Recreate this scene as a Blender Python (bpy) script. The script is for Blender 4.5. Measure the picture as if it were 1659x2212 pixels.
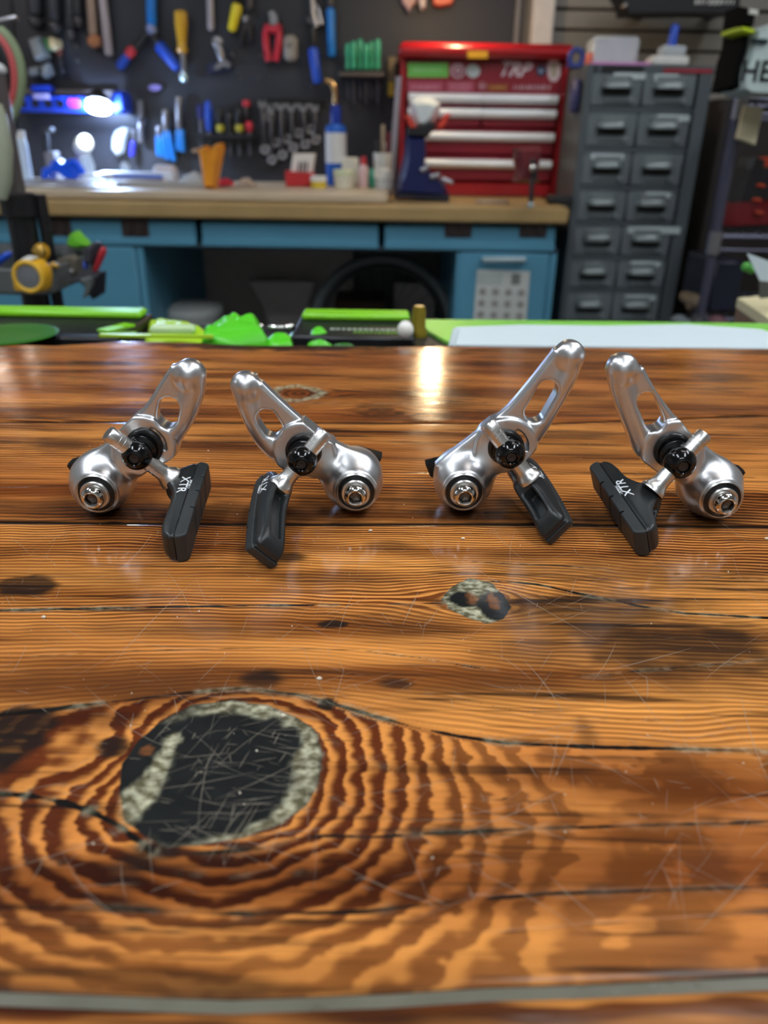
import bpy, bmesh, math, random
import numpy as np
from mathutils import Vector, Matrix, noise as mnoise
from mathutils.bvhtree import BVHTree

for _o in list(bpy.data.objects):
    bpy.data.objects.remove(_o)
SC = bpy.context.scene
COL = SC.collection
PI = math.pi

# ------------------------------------------------------------------ camera
T = 0.92            # height of the wooden table top
EYE = 0.142         # camera height above the table
PITCH, ROLL, FP = math.radians(25.8), math.radians(0.9), 1662.0
IW, IH = 1659, 2212
_cp, _sp, _cr, _sr = math.cos(PITCH), math.sin(PITCH), math.cos(ROLL), math.sin(ROLL)
FWD = Vector((0, _cp, -_sp))
RGT = Vector((_cr, _sr * _sp, _sr * _cp))
UPV = Vector((-_sr, _cr * _sp, _cr * _cp))
CAMPOS = Vector((0, 0, T + EYE))
cam = bpy.data.cameras.new('camera')
cam_o = bpy.data.objects.new('camera', cam)
COL.objects.link(cam_o)
M3 = Matrix((RGT, UPV, -FWD)).transposed()
cam_o.matrix_world = Matrix.Translation(CAMPOS) @ M3.to_4x4()
cam.sensor_fit = 'VERTICAL'
cam.sensor_height = 34.6
cam.lens = FP / IH * 34.6
cam.clip_start = 0.01
cam.dof.use_dof = True
cam.dof.focus_distance = 0.288
cam.dof.aperture_fstop = cam.lens / 2.5
SC.camera = cam_o

# ------------------------------------------------------------------ world and exposure
world = bpy.data.worlds.new('world')
SC.world = world
world.use_nodes = True
world.node_tree.nodes['Background'].inputs[0].default_value = (0.75, 0.85, 1.0, 1)
world.node_tree.nodes['Background'].inputs[1].default_value = 0.1
SC.view_settings.view_transform = 'Standard'
SC.view_settings.look = 'None'
SC.view_settings.gamma = 1
SC.view_settings.use_curve_mapping = False
SC.view_settings.exposure = 0.0
PANEL_POWER = 18.0      # ceiling panels (emission strength)
LAMP_POWER = 190.0     # warm lamp hanging over the bench
LED_POWER = 480.0       # cool work light on the tool rack

# ------------------------------------------------------------------ helpers
def ray(x, y):
    return FWD + RGT * ((x - IW / 2) / FP) - UPV * ((y - IH / 2) / FP)
def at(x, y, Y):
    """the point on the upright plane at depth Y seen at this place of the photograph"""
    d = ray(x, y); return CAMPOS + d * (Y / d.y)
def atz(x, y, z=T):
    d = ray(x, y); return CAMPOS + d * ((z - CAMPOS.z) / d.z)
def pxm(Y, y=340):
    return Y / FP / ray(830, y).y       # metres per pixel, about, on that plane
def lin(c):
    c = c / 255.0
    return c / 12.92 if c <= 0.04045 else ((c + 0.055) / 1.055) ** 2.4
def rgb(r, g, b):
    return (lin(r), lin(g), lin(b), 1)

_mats = {}
def mat(name, col, rough=0.5, metal=0.0, var=0.12, scale=30, bump=0.0, emit=0, trans=0, alpha=1, coat=0, spec=0.5):
    if name in _mats: return _mats[name]
    m = bpy.data.materials.new(name); m.use_nodes = True
    nt = m.node_tree; b = nt.nodes['Principled BSDF']
    col = rgb(*col)
    b.inputs['Base Color'].default_value = col
    b.inputs['Roughness'].default_value = rough
    b.inputs['Metallic'].default_value = metal
    b.inputs['Specular IOR Level'].default_value = spec
    b.inputs['Coat Weight'].default_value = coat
    b.inputs['Transmission Weight'].default_value = trans
    b.inputs['Alpha'].default_value = alpha
    if emit:
        b.inputs['Emission Color'].default_value = col
        b.inputs['Emission Strength'].default_value = emit
    if var:
        tc = nt.nodes.new('ShaderNodeTexCoord'); nz = nt.nodes.new('ShaderNodeTexNoise')
        nz.inputs['Scale'].default_value = scale; nz.inputs['Detail'].default_value = 4
        nt.links.new(tc.outputs['Object'], nz.inputs['Vector'])
        mr = nt.nodes.new('ShaderNodeMapRange')
        mr.inputs['To Min'].default_value = 1 - var; mr.inputs['To Max'].default_value = 1 + var
        nt.links.new(nz.outputs['Fac'], mr.inputs['Value'])
        mx = nt.nodes.new('ShaderNodeMix'); mx.data_type = 'RGBA'; mx.blend_type = 'MULTIPLY'
        mx.inputs[0].default_value = 1; mx.inputs[6].default_value = col
        nt.links.new(mr.outputs[0], mx.inputs[7]); nt.links.new(mx.outputs[2], b.inputs['Base Color'])
        m2 = nt.nodes.new('ShaderNodeMapRange')
        m2.inputs['To Min'].default_value = max(0.02, rough - var * 0.5); m2.inputs['To Max'].default_value = min(1, rough + var * 0.5)
        nt.links.new(nz.outputs['Fac'], m2.inputs['Value']); nt.links.new(m2.outputs[0], b.inputs['Roughness'])
        if bump:
            bp = nt.nodes.new('ShaderNodeBump'); bp.inputs['Strength'].default_value = bump; bp.inputs['Distance'].default_value = 0.001
            nt.links.new(nz.outputs['Fac'], bp.inputs['Height']); nt.links.new(bp.outputs[0], b.inputs['Normal'])
    _mats[name] = m
    return m

def tag(o, label=None, cat=None, group=None, kind=None):
    if label: o['label'] = label
    if cat: o['category'] = cat
    if group: o['group'] = group
    if kind: o['kind'] = kind
    return o
_root = {}
def thing(name, label, cat, loc, group=None):
    o = bpy.data.objects.new(name, None); COL.objects.link(o)
    o.location = loc; o.empty_display_size = 0.02
    _root[o] = Vector(loc)
    return tag(o, label, cat, group)
def link(name, me, m, parent=None, smooth=True, local=False):
    o = bpy.data.objects.new(name, me); COL.objects.link(o)
    if m is not None and not me.materials: me.materials.append(m)
    if parent is not None:
        o.parent = parent; _root[o] = _root[parent]
        if not local: me.transform(Matrix.Translation(-_root[parent]))
    else: _root[o] = Vector((0, 0, 0))
    if smooth: me.shade_smooth(); me.set_sharp_from_angle(angle=0.7)
    return o
def settle(o):
    """a thing that is one mesh: move its origin to the middle of its base"""
    me = o.data; n = len(me.vertices); a = np.empty(n * 3, 'f'); me.vertices.foreach_get('co', a); a = a.reshape(-1, 3)
    c = Vector(((a[:, 0].min() + a[:, 0].max()) / 2, (a[:, 1].min() + a[:, 1].max()) / 2, a[:, 2].min()))
    me.transform(Matrix.Translation(-c)); o.location = c
    return o
def seat(o, z):
    """stand a thing on height z"""
    lo = 1e9
    for q in [o] + list(o.children_recursive):
        if q.type == 'MESH':
            n = len(q.data.vertices); a = np.empty(n * 3, 'f'); q.data.vertices.foreach_get('co', a); lo = min(lo, a.reshape(-1, 3)[:, 2].min())
    o.location.z = z - lo + .0003
    return o
class MB:
    """collects shapes into one mesh"""
    def __init__(s): s.v = []; s.f = []
    def add(s, vs, fs):
        n = len(s.v); s.v += [tuple(v) for v in vs]; s.f += [[i + n for i in f] for f in fs]; return s
    def box(s, c, d, ch=0.0, rot=None):
        c = Vector(c); hx, hy, hz = d[0] / 2, d[1] / 2, d[2] / 2
        ch = min(ch, hx * .9, hy * .9, hz * .9)
        R = rot if rot is not None else Matrix.Identity(3)
        if ch <= 0:
            vs = [c + R @ Vector((x * hx, y * hy, z * hz)) for x in (-1, 1) for y in (-1, 1) for z in (-1, 1)]
            return s.add(vs, [(0, 1, 3, 2), (4, 6, 7, 5), (0, 4, 5, 1), (2, 3, 7, 6), (0, 2, 6, 4), (1, 5, 7, 3)])
        vs = []; ix = {}
        for x in (-1, 1):
            for y in (-1, 1):
                for z in (-1, 1):
                    for k in range(3):
                        p = [x * (hx - ch), y * (hy - ch), z * (hz - ch)]
                        p[k] = (x, y, z)[k] * (hx, hy, hz)[k]
                        ix[(x, y, z, k)] = len(vs); vs.append(Vector(p))
        fs = []
        for k in range(3):
            a, b = (k + 1) % 3, (k + 2) % 3
            for sg in (-1, 1):
                q = []
                for (i, j) in ((-1, -1), (1, -1), (1, 1), (-1, 1)):
                    t = [0, 0, 0]; t[k] = sg; t[a] = i; t[b] = j; q.append(ix[(t[0], t[1], t[2], k)])
                fs.append(q)
            for i in (-1, 1):
                for j in (-1, 1):
                    t0 = [0, 0, 0]; t0[a] = i; t0[b] = j; t1 = list(t0); t0[k] = -1; t1[k] = 1
                    fs.append([ix[(*t0, a)], ix[(*t1, a)], ix[(*t1, b)], ix[(*t0, b)]])
        for x in (-1, 1):
            for y in (-1, 1):
                for z in (-1, 1): fs.append([ix[(x, y, z, 0)], ix[(x, y, z, 1)], ix[(x, y, z, 2)]])
        return s.add([c + R @ v for v in vs], fs)
    def lathe(s, o, ax, prof, n=24, cap=True, phase=0.0):
        """prof: (radius, distance along the axis)"""
        o = Vector(o); ax = Vector(ax).normalized()
        e = Vector((0, 0, 1)) if abs(ax.z) < 0.9 else Vector((1, 0, 0))
        x = ax.cross(e).normalized(); y = ax.cross(x)
        vs = []
        for r, h in prof:
            for i in range(n):
                a = 2 * PI * i / n + phase; vs.append(o + ax * h + (x * math.cos(a) + y * math.sin(a)) * max(r, 1e-6))
        fs = []
        for k in range(len(prof) - 1):
            for i in range(n):
                j = (i + 1) % n; fs.append((k * n + i, k * n + j, (k + 1) * n + j, (k + 1) * n + i))
        if cap:
            fs.append(list(range(n - 1, -1, -1))); m = (len(prof) - 1) * n; fs.append([m + i for i in range(n)])
        return s.add(vs, fs)
    def rod(s, p, q, r, r2=None, n=12, rnd=0.0):
        p = Vector(p); q = Vector(q); L = (q - p).length; r2 = r if r2 is None else r2
        if rnd > 0:
            k = min(rnd, L / 2.1)
            return s.lathe(p, q - p, [(r * .45, 0), (r * .85, k * .3), (r, k), (r2, L - k), (r2 * .85, L - k * .3), (r2 * .45, L)], n)
        return s.lathe(p, q - p, [(r, 0), (r2, L)], n)
    def ball(s, c, r, n=16, m=8, sq=(1, 1, 1)):
        vs = []; fs = []
        for k in range(m + 1):
            t = PI * k / m
            for i in range(n):
                a = 2 * PI * i / n
                vs.append((c[0] + r * sq[0] * math.sin(t) * math.cos(a), c[1] + r * sq[1] * math.sin(t) * math.sin(a), c[2] + r * sq[2] * math.cos(t)))
        for k in range(m):
            for i in range(n):
                j = (i + 1) % n; fs.append((k * n + i, (k + 1) * n + i, (k + 1) * n + j, k * n + j))
        return s.add(vs, fs)
    def tube(s, pts, r, n=10, closed=False):
        pts = [Vector(p) for p in pts]; N = len(pts); vs = []; fs = []
        prev = None
        for k, p in enumerate(pts):
            if closed: t = pts[(k + 1) % N] - pts[k - 1]
            else: t = pts[min(k + 1, N - 1)] - pts[max(k - 1, 0)]
            t = t.normalized() if t.length > 1e-9 else Vector((0, 0, 1))
            e = prev if prev is not None else (Vector((0, 0, 1)) if abs(t.z) < .9 else Vector((1, 0, 0)))
            x = (e - t * e.dot(t)).normalized(); prev = x; y = t.cross(x)
            rr = r[k] if isinstance(r, (list, tuple)) else r
            for i in range(n):
                a = 2 * PI * i / n; vs.append(p + (x * math.cos(a) + y * math.sin(a)) * rr)
        for k in range(N if closed else N - 1):
            k2 = (k + 1) % N
            for i in range(n):
                j = (i + 1) % n; fs.append((k * n + i, k * n + j, k2 * n + j, k2 * n + i))
        if not closed:
            fs.append(list(range(n - 1, -1, -1))); fs.append([(N - 1) * n + i for i in range(n)])
        return s.add(vs, fs)
    def prism(s, front, back, ch=0.0):
        """front/back: matching point loops; ch shrinks the front loop towards its middle for a bevelled edge"""
        n = len(front); F = [Vector(p) for p in front]; B = [Vector(p) for p in back]
        if ch > 0:
            c = sum(F, Vector()) / n; mid = [f.lerp(b, 0.3) for f, b in zip(F, B)]
            F2 = [f + (c - f).normalized() * min(ch, (c - f).length * .5) for f in F]
            return s.add(F2 + mid + B, [list(range(n))] + [(i, n + i, n + (i + 1) % n, (i + 1) % n) for i in range(n)] + [(n + i, 2 * n + i, 2 * n + (i + 1) % n, n + (i + 1) % n) for i in range(n)] + [list(range(3 * n - 1, 2 * n - 1, -1))])
        return s.add(F + B, [list(range(n))] + [(i, n + i, n + (i + 1) % n, (i + 1) % n) for i in range(n)] + [list(range(2 * n - 1, n - 1, -1))])
    # shapes given by places in the photograph, on the upright plane at depth Y, with real thickness d behind/before it
    def ppoly(s, pts, Y, d, ch=0.0):
        F = [at(x, y, Y - d) for x, y in pts]
        return s.prism(F, [f + Vector((0, d, 0)) for f in F], ch)
    def pbox(s, x0, y0, x1, y1, Y, d, ch=0.004):
        a, b, t, u = (at(x, y, Y - d) for x, y in ((x0, (y0 + y1) / 2), (x1, (y0 + y1) / 2), ((x0 + x1) / 2, y0), ((x0 + x1) / 2, y1)))
        return s.box(((a.x + b.x) / 2, Y - d / 2, (t.z + u.z) / 2), (abs(b.x - a.x), d, abs(t.z - u.z)), ch)
    def prod(s, x0, y0, x1, y1, Y, r, r2=None, n=10, rnd=1.0):
        k = pxm(Y); r2 = r if r2 is None else r2
        return s.rod(at(x0, y0, Y), at(x1, y1, Y), r * k, r2 * k, n, rnd * k * min(r, r2))
    def pball(s, x, y, Y, r, sq=(1, 1, 1)):
        return s.ball(at(x, y, Y), r * pxm(Y), 14, 8, sq)
    def ptube(s, pts, Y, r, n=8):
        return s.tube([at(x, y, Y) for x, y in pts], r * pxm(Y), n)
    def mesh(s, name):
        me = bpy.data.meshes.new(name); me.from_pydata(s.v, [], s.f)
        bm = bmesh.new(); bm.from_mesh(me)
        bmesh.ops.recalc_face_normals(bm, faces=bm.faces); bm.to_mesh(me); bm.free()
        me.validate(); return me
    def build(s, name, m, parent=None, smooth=True):
        return link(name, s.mesh(name), m, parent, smooth)
def text_mesh(txt, size, shear=0.0, bold=0.0, ext=0.0):
    cu = bpy.data.curves.new('lettering', 'FONT'); cu.body = txt; cu.size = size; cu.shear = shear; cu.offset = bold
    cu.align_x = 'CENTER'; cu.align_y = 'CENTER'; cu.extrude = ext; cu.resolution_u = 2
    o = bpy.data.objects.new('lettering', cu); COL.objects.link(o)
    dg = bpy.context.evaluated_depsgraph_get(); dg.update()
    me = bpy.data.meshes.new_from_object(o.evaluated_get(dg))
    bpy.data.objects.remove(o); bpy.data.curves.remove(cu); me.materials.clear()
    return me
def lettering(txt, size, pos, xdir, ydir, m, parent, name='lettering', **kw):
    me = text_mesh(txt, size, **kw)
    x = Vector(xdir).normalized(); y = Vector(ydir).normalized(); z = x.cross(y)
    me.transform(Matrix.Translation(Vector(pos)) @ Matrix((x, y, z)).transposed().to_4x4())
    return link(name, me, m, parent, smooth=False)

# ------------------------------------------------------------------ the room
WY = 3.0            # depth of the back wall's face
m_wall = mat('wall_paint', (112, 110, 106), 0.8, scale=6)
m_ceil = mat('ceiling_paint', (216, 214, 208), 0.9, scale=4)
m_floor = mat('floor_concrete', (96, 94, 92), 0.6, scale=5, var=.25)
def struct(name, c, d, m, ch=0):
    return tag(settle(MB().box(c, d, ch).build(name, m, smooth=False)), kind='structure')
struct('floor', (0, 0.5, -0.05), (6.4, 6.4, 0.1), m_floor)
struct('ceiling', (0, 0.5, 2.85), (6.4, 6.4, 0.1), m_ceil)
struct('wall_back', (0, WY + 0.05, 1.4), (6.4, 0.1, 2.8), m_wall)
m_wall2 = mat('pale_wall_paint', (196, 193, 186), 0.8, scale=6)
struct('wall_left', (-3.15, 0.5, 1.4), (0.1, 5.0, 2.8), m_wall2)
struct('wall_right', (3.15, 0.5, 1.4), (0.1, 5.0, 2.8), m_wall2)
struct('wall_front', (0, -2.65, 1.4), (6.4, 0.1, 2.8), m_wall2)
# flat ceiling lights, lamp panels in shallow frames
m_frame = mat('white_enamel', (225, 225, 222), 0.4)
m_diff = mat('light_diffuser', (238, 246, 255), 0.5, emit=PANEL_POWER, var=0)
def panel(x, y, lx, ly, label, md=None):
    t = thing('ceiling_light', label, 'ceiling light', (x, y, 2.80), 'flat ceiling lights')
    f = MB()
    for sx in (-1, 1): f.box((x + sx * lx / 2, y, 2.78), (0.03, ly + .03, 0.04), .004)
    for sy in (-1, 1): f.box((x, y + sy * ly / 2, 2.78), (lx - .03, 0.03, 0.04), .004)
    f.build('frame', m_frame, t)
    MB().box((x, y, 2.785), (lx - .03, ly - .03, 0.01)).build('diffuser', md or m_diff, t)
panel(1.6, 1.0, 0.3, 1.2, 'flat ceiling light ahead of the table on the right')
panel(-1.6, 1.0, 0.3, 1.2, 'flat ceiling light ahead of the table on the left')
panel(-0.8, -0.35, 0.3, 1.2, 'flat ceiling light over the left end of the table')
panel(0.8, -0.35, 0.3, 1.2, 'flat ceiling light over the right end of the table')
m_haze_glow = mat('haze_panel_glow', (255, 244, 238), 0.5, emit=3.4, var=0)
panel(0.0, -1.7, 1.2, 0.3, 'flat ceiling light behind the table')

panel(0.75, 0.85, 0.9, 0.6, 'dim glowing panel added unseen overhead to haze the table', m_haze_glow)  # added panel out of view, its glow puts pale haze on the table
# lamps over the bench, just above the picture: a warm bulb in a small shade, and a slim strip light
def mirrored(px, py, Y):
    """where something must hang at depth Y to be seen reflected in the table at this place"""
    d = ray(px, py); d.z = -d.z; k = Y / d.y
    return Vector((d.x * k, Y, 2 * T - CAMPOS.z + d.z * k))
c = mirrored(931, 796, 2.55)
t = thing('hanging_lamp', 'warm bulb in a small shade hanging over the red tool chest', 'lamp', c)
MB().lathe(c + Vector((0, 0, .03)), (0, 0, 1), [(.060, -.008), (.05, .03), (.022, .06), (.012, .07)], 24, False).build('shade', mat('shade_white', (226, 222, 214), .4), t)
MB().ball(c, .022, 18, 10).build('bulb', mat('warm_bulb', (255, 226, 178), .4, emit=LAMP_POWER, var=0), t)
MB().rod(c + Vector((0, 0, .09)), Vector((c.x, c.y, 2.8)), .004).build('cord', mat('cord_black', (20, 20, 20), .6), t)
c = mirrored(45, 800, 2.6)
t = thing('strip_light', 'slim strip light hanging over the left of the bench', 'lamp', c)
MB().box(c + Vector((0, 0, .035)), (.22, .07, .03), .006).build('housing', mat('shade_white', (226, 222, 214), .4), t)
MB().rod(c - Vector((.10, 0, 0)), c + Vector((.10, 0, 0)), .018, None, 16, .004).build('tube', mat('strip_tube', (255, 236, 220), .4, emit=9, var=0), t)
for s in (-.08, .08): MB().rod(c + Vector((s, 0, .05)), Vector((c.x + s, c.y, 2.8)), .002).build('wire', mat('cord_black', (20, 20, 20), .6), t)

# ------------------------------------------------------------------ the wooden table: planks, resin joints
def _hash(i, j, seed):
    n = (i * 374761393 + j * 668265263 + seed * 1442695041) & 0xffffffff
    n = ((n ^ (n >> 13)) * 1274126177) & 0xffffffff
    return ((n ^ (n >> 16)) & 0xffff) / 65535.0
def vn(x, y, seed=0):
    """smooth value noise, -1..1"""
    xi = np.floor(x).astype(np.int64); yi = np.floor(y).astype(np.int64)
    fx = x - xi; fy = y - yi
    fx = fx * fx * fx * (fx * (fx * 6 - 15) + 10); fy = fy * fy * fy * (fy * (fy * 6 - 15) + 10)
    a = _hash(xi, yi, seed); b = _hash(xi + 1, yi, seed); c = _hash(xi, yi + 1, seed); d = _hash(xi + 1, yi + 1, seed)
    return ((a * (1 - fx) + b * fx) * (1 - fy) + (c * (1 - fx) + d * fx) * fy) * 2 - 1
def fbm(x, y, seed=0, oct=4):
    s = 0; a = 1.0; t = 0
    for k in range(oct):
        s = s + a * vn(x * 2 ** k, y * 2 ** k, seed + 17 * k); t += a; a *= 0.5
    return s / t
def sstep(a, b, x):
    t = np.clip((x - a) / (b - a), 0, 1); return t * t * (3 - 2 * t)
def G(pts): return [(p.x, p.y) for p in (atz(x, y, T) for x, y in pts)]
def seg_dist(x, y, pts):
    """distance to a polyline, and the place along it 0..1"""
    best = np.full(x.shape, 1e9); par = np.zeros(x.shape); n = len(pts) - 1
    for k in range(n):
        (ax, ay), (bx, by) = pts[k], pts[k + 1]
        dx, dy = bx - ax, by - ay
        t = np.clip(((x - ax) * dx + (y - ay) * dy) / (dx * dx + dy * dy + 1e-12), 0, 1)
        d = np.hypot(x - ax - t * dx, y - ay - t * dy)
        m = d < best; best = np.where(m, d, best); par = np.where(m, (k + t) / n, par)
    return best, par
def poly_sd(x, y, pts):
    d, _ = seg_dist(x, y, list(pts) + [pts[0]])
    ins = np.zeros(x.shape, bool); n = len(pts)
    for k in range(n):
        (ax, ay), (bx, by) = pts[k], pts[(k + 1) % n]
        c = ((ay > y) != (by > y)) & (x < (bx - ax) * (y - ay) / (by - ay + 1e-15) + ax)
        ins ^= c
    return np.where(ins, -d, d)

KNOT = G([(258,1700),(263,1650),(300,1598),(345,1560),(415,1521),(500,1513),(580,1524),(640,1550),(682,1582),(697,1625),(690,1690),(662,1740),(600,1783),(520,1812),(430,1826),(360,1829),(310,1806),(268,1772)])
KNOT_IN = G([(285,1640),(330,1580),(372,1562),(420,1545),(500,1540),(590,1550),(640,1575),(652,1610),(640,1650),(640,1690),(615,1735),(570,1775),(500,1802),(430,1818),(365,1822),(310,1800),(270,1765),(264,1700)])
BLOB = G([(262,1768),(258,1725),(285,1690),(320,1650),(352,1612),(372,1580),(395,1582),(380,1612),(372,1650),(362,1690),(345,1712),(330,1742),(302,1778),(280,1785)])
SMALL = G([(955,1295),(975,1268),(1010,1250),(1050,1252),(1085,1280),(1100,1310),(1090,1338),(1050,1346),(1010,1335),(975,1320)])
EYEK = G([(582,850),(600,838),(640,832),(675,838),(698,848),(680,860),(645,866),(605,864)])
# cracks: points, half width (mm), resin fringe (0..1)
CRACKS = [(G(p), w, f) for p, w, f in [
    ([(-300,1580),(0,1545),(130,1530),(250,1515),(400,1497),(520,1487),(640,1500),(720,1520),(800,1545),(900,1572),(1000,1592),(1100,1606),(1300,1614),(1659,1622),(2000,1626)], .85, .5),
    ([(-300,1700),(0,1715),(60,1718),(140,1735),(200,1755),(260,1785),(310,1825),(340,1850)], 1.0, .5),
    ([(310,1825),(350,1862),(395,1893)], .16, .0),
    ([(400,1845),(560,1834),(640,1812),(700,1805),(800,1808),(950,1800),(1150,1790),(1400,1783),(1659,1775),(2000,1765)], .5, .15),
    ([(690,1590),(760,1625),(830,1655),(900,1690),(980,1720),(1100,1730),(1250,1733)], .28, .1),
    ([(690,1700),(740,1740),(790,1762),(830,1772)], .22, .1),
    ([(170,1955),(400,1972),(600,1976),(800,1968),(1000,1945),(1200,1930),(1659,1915),(2000,1905)], .42, .1),
    ([(-300,1970),(0,1981),(200,1995),(450,2022)], .28, .1),
    ([(-300,1840),(0,1852),(250,1872),(450,1890),(700,1885)], .2, .1),
    ([(-300,1328),(0,1319),(260,1313),(560,1308),(800,1306),(965,1303)], .75, .4),
    ([(1050,1254),(1110,1258),(1160,1262),(1250,1282),(1380,1309),(1480,1325),(1659,1335),(2000,1345)], .7, .3),
    ([(780,1406),(900,1420),(1050,1446),(1250,1462),(1380,1450),(1659,1425)], .3, .2),
    ([(-300,1430),(0,1421),(300,1405),(560,1400),(830,1405)], .25, .1),
    ([(840,1480),(1000,1510),(1150,1545),(1450,1560)], .2, .1),
    ([(1000,1212),(1200,1222),(1659,1254),(2000,1270)], .3, .1),
    ([(-300,1190),(0,1200),(300,1196),(560,1200)], .2, .0),
    ([(1040,1712),(1250,1760),(1500,1760)], .18, .0),
    ([(0,2033),(250,2044),(600,2052)], .18, .0),
    ([(1000,2022),(1300,1995),(1659,1972)], .18, .0),
    ([(-300,872),(0,872),(400,868),(800,872),(1200,866)], .5, .2),
    ([(-300,1050),(0,1052),(300,1046),(700,1062)], .4, .0),
    ([(800,1020),(1200,1024),(1659,1032)], .4, .0),
]]
# stains, and contact shadow painted in along the brakes' seam: middle, half sizes in the photograph's pixels, strength, softness
STAINS_AND_SHADE = [(62,1266,78,26,.95,.25),(30,1590,85,72,1,.18),(565,1468,52,20,.9,.4),(722,1349,30,9,1,.25),(705,1521,22,14,1,.2),(244,1612,36,22,.95,.35),
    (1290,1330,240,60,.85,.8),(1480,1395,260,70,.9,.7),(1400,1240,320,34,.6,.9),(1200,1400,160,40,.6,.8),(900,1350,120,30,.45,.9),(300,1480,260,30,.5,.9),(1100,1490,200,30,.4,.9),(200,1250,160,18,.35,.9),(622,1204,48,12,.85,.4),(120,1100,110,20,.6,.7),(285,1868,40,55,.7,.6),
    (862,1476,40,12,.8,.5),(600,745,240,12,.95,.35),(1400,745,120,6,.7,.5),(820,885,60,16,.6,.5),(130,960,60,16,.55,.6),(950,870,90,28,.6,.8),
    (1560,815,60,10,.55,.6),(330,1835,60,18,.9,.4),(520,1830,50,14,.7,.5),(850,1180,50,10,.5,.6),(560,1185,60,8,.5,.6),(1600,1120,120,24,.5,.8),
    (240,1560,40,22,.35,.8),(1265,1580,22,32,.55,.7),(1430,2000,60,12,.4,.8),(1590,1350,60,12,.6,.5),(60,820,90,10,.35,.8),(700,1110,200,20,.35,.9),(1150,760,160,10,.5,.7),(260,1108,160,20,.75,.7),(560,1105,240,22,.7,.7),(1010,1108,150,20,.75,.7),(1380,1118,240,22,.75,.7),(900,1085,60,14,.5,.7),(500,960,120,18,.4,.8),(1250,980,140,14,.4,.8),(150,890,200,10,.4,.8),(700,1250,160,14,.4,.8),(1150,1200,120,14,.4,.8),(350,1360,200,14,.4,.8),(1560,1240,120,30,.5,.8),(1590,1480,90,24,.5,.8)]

XL, XR = -0.43, 0.43
def curve(px):
    p = G(px); xs = np.array([a for a, _ in p]); ys = np.array([b for _, b in p])
    return lambda x: np.interp(x, xs, ys)
EDGE = curve([(0,743),(120,745),(200,741),(270,736),(430,740),(560,746),(700,745),(830,748),(960,747),(1250,750),(1659,753)])
SEAM1 = curve([(0,912),(330,911),(830,914),(1200,914),(1640,897)])
SEAM2 = curve([(0,1127),(600,1132),(1060,1131),(1640,1137)])
SEAM3 = curve([(0,2155),(300,2166),(500,2173),(830,2160),(1050,2146),(1250,2140),(1659,2121)])
NEAR = lambda x: np.full(np.shape(x), 0.012)

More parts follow.
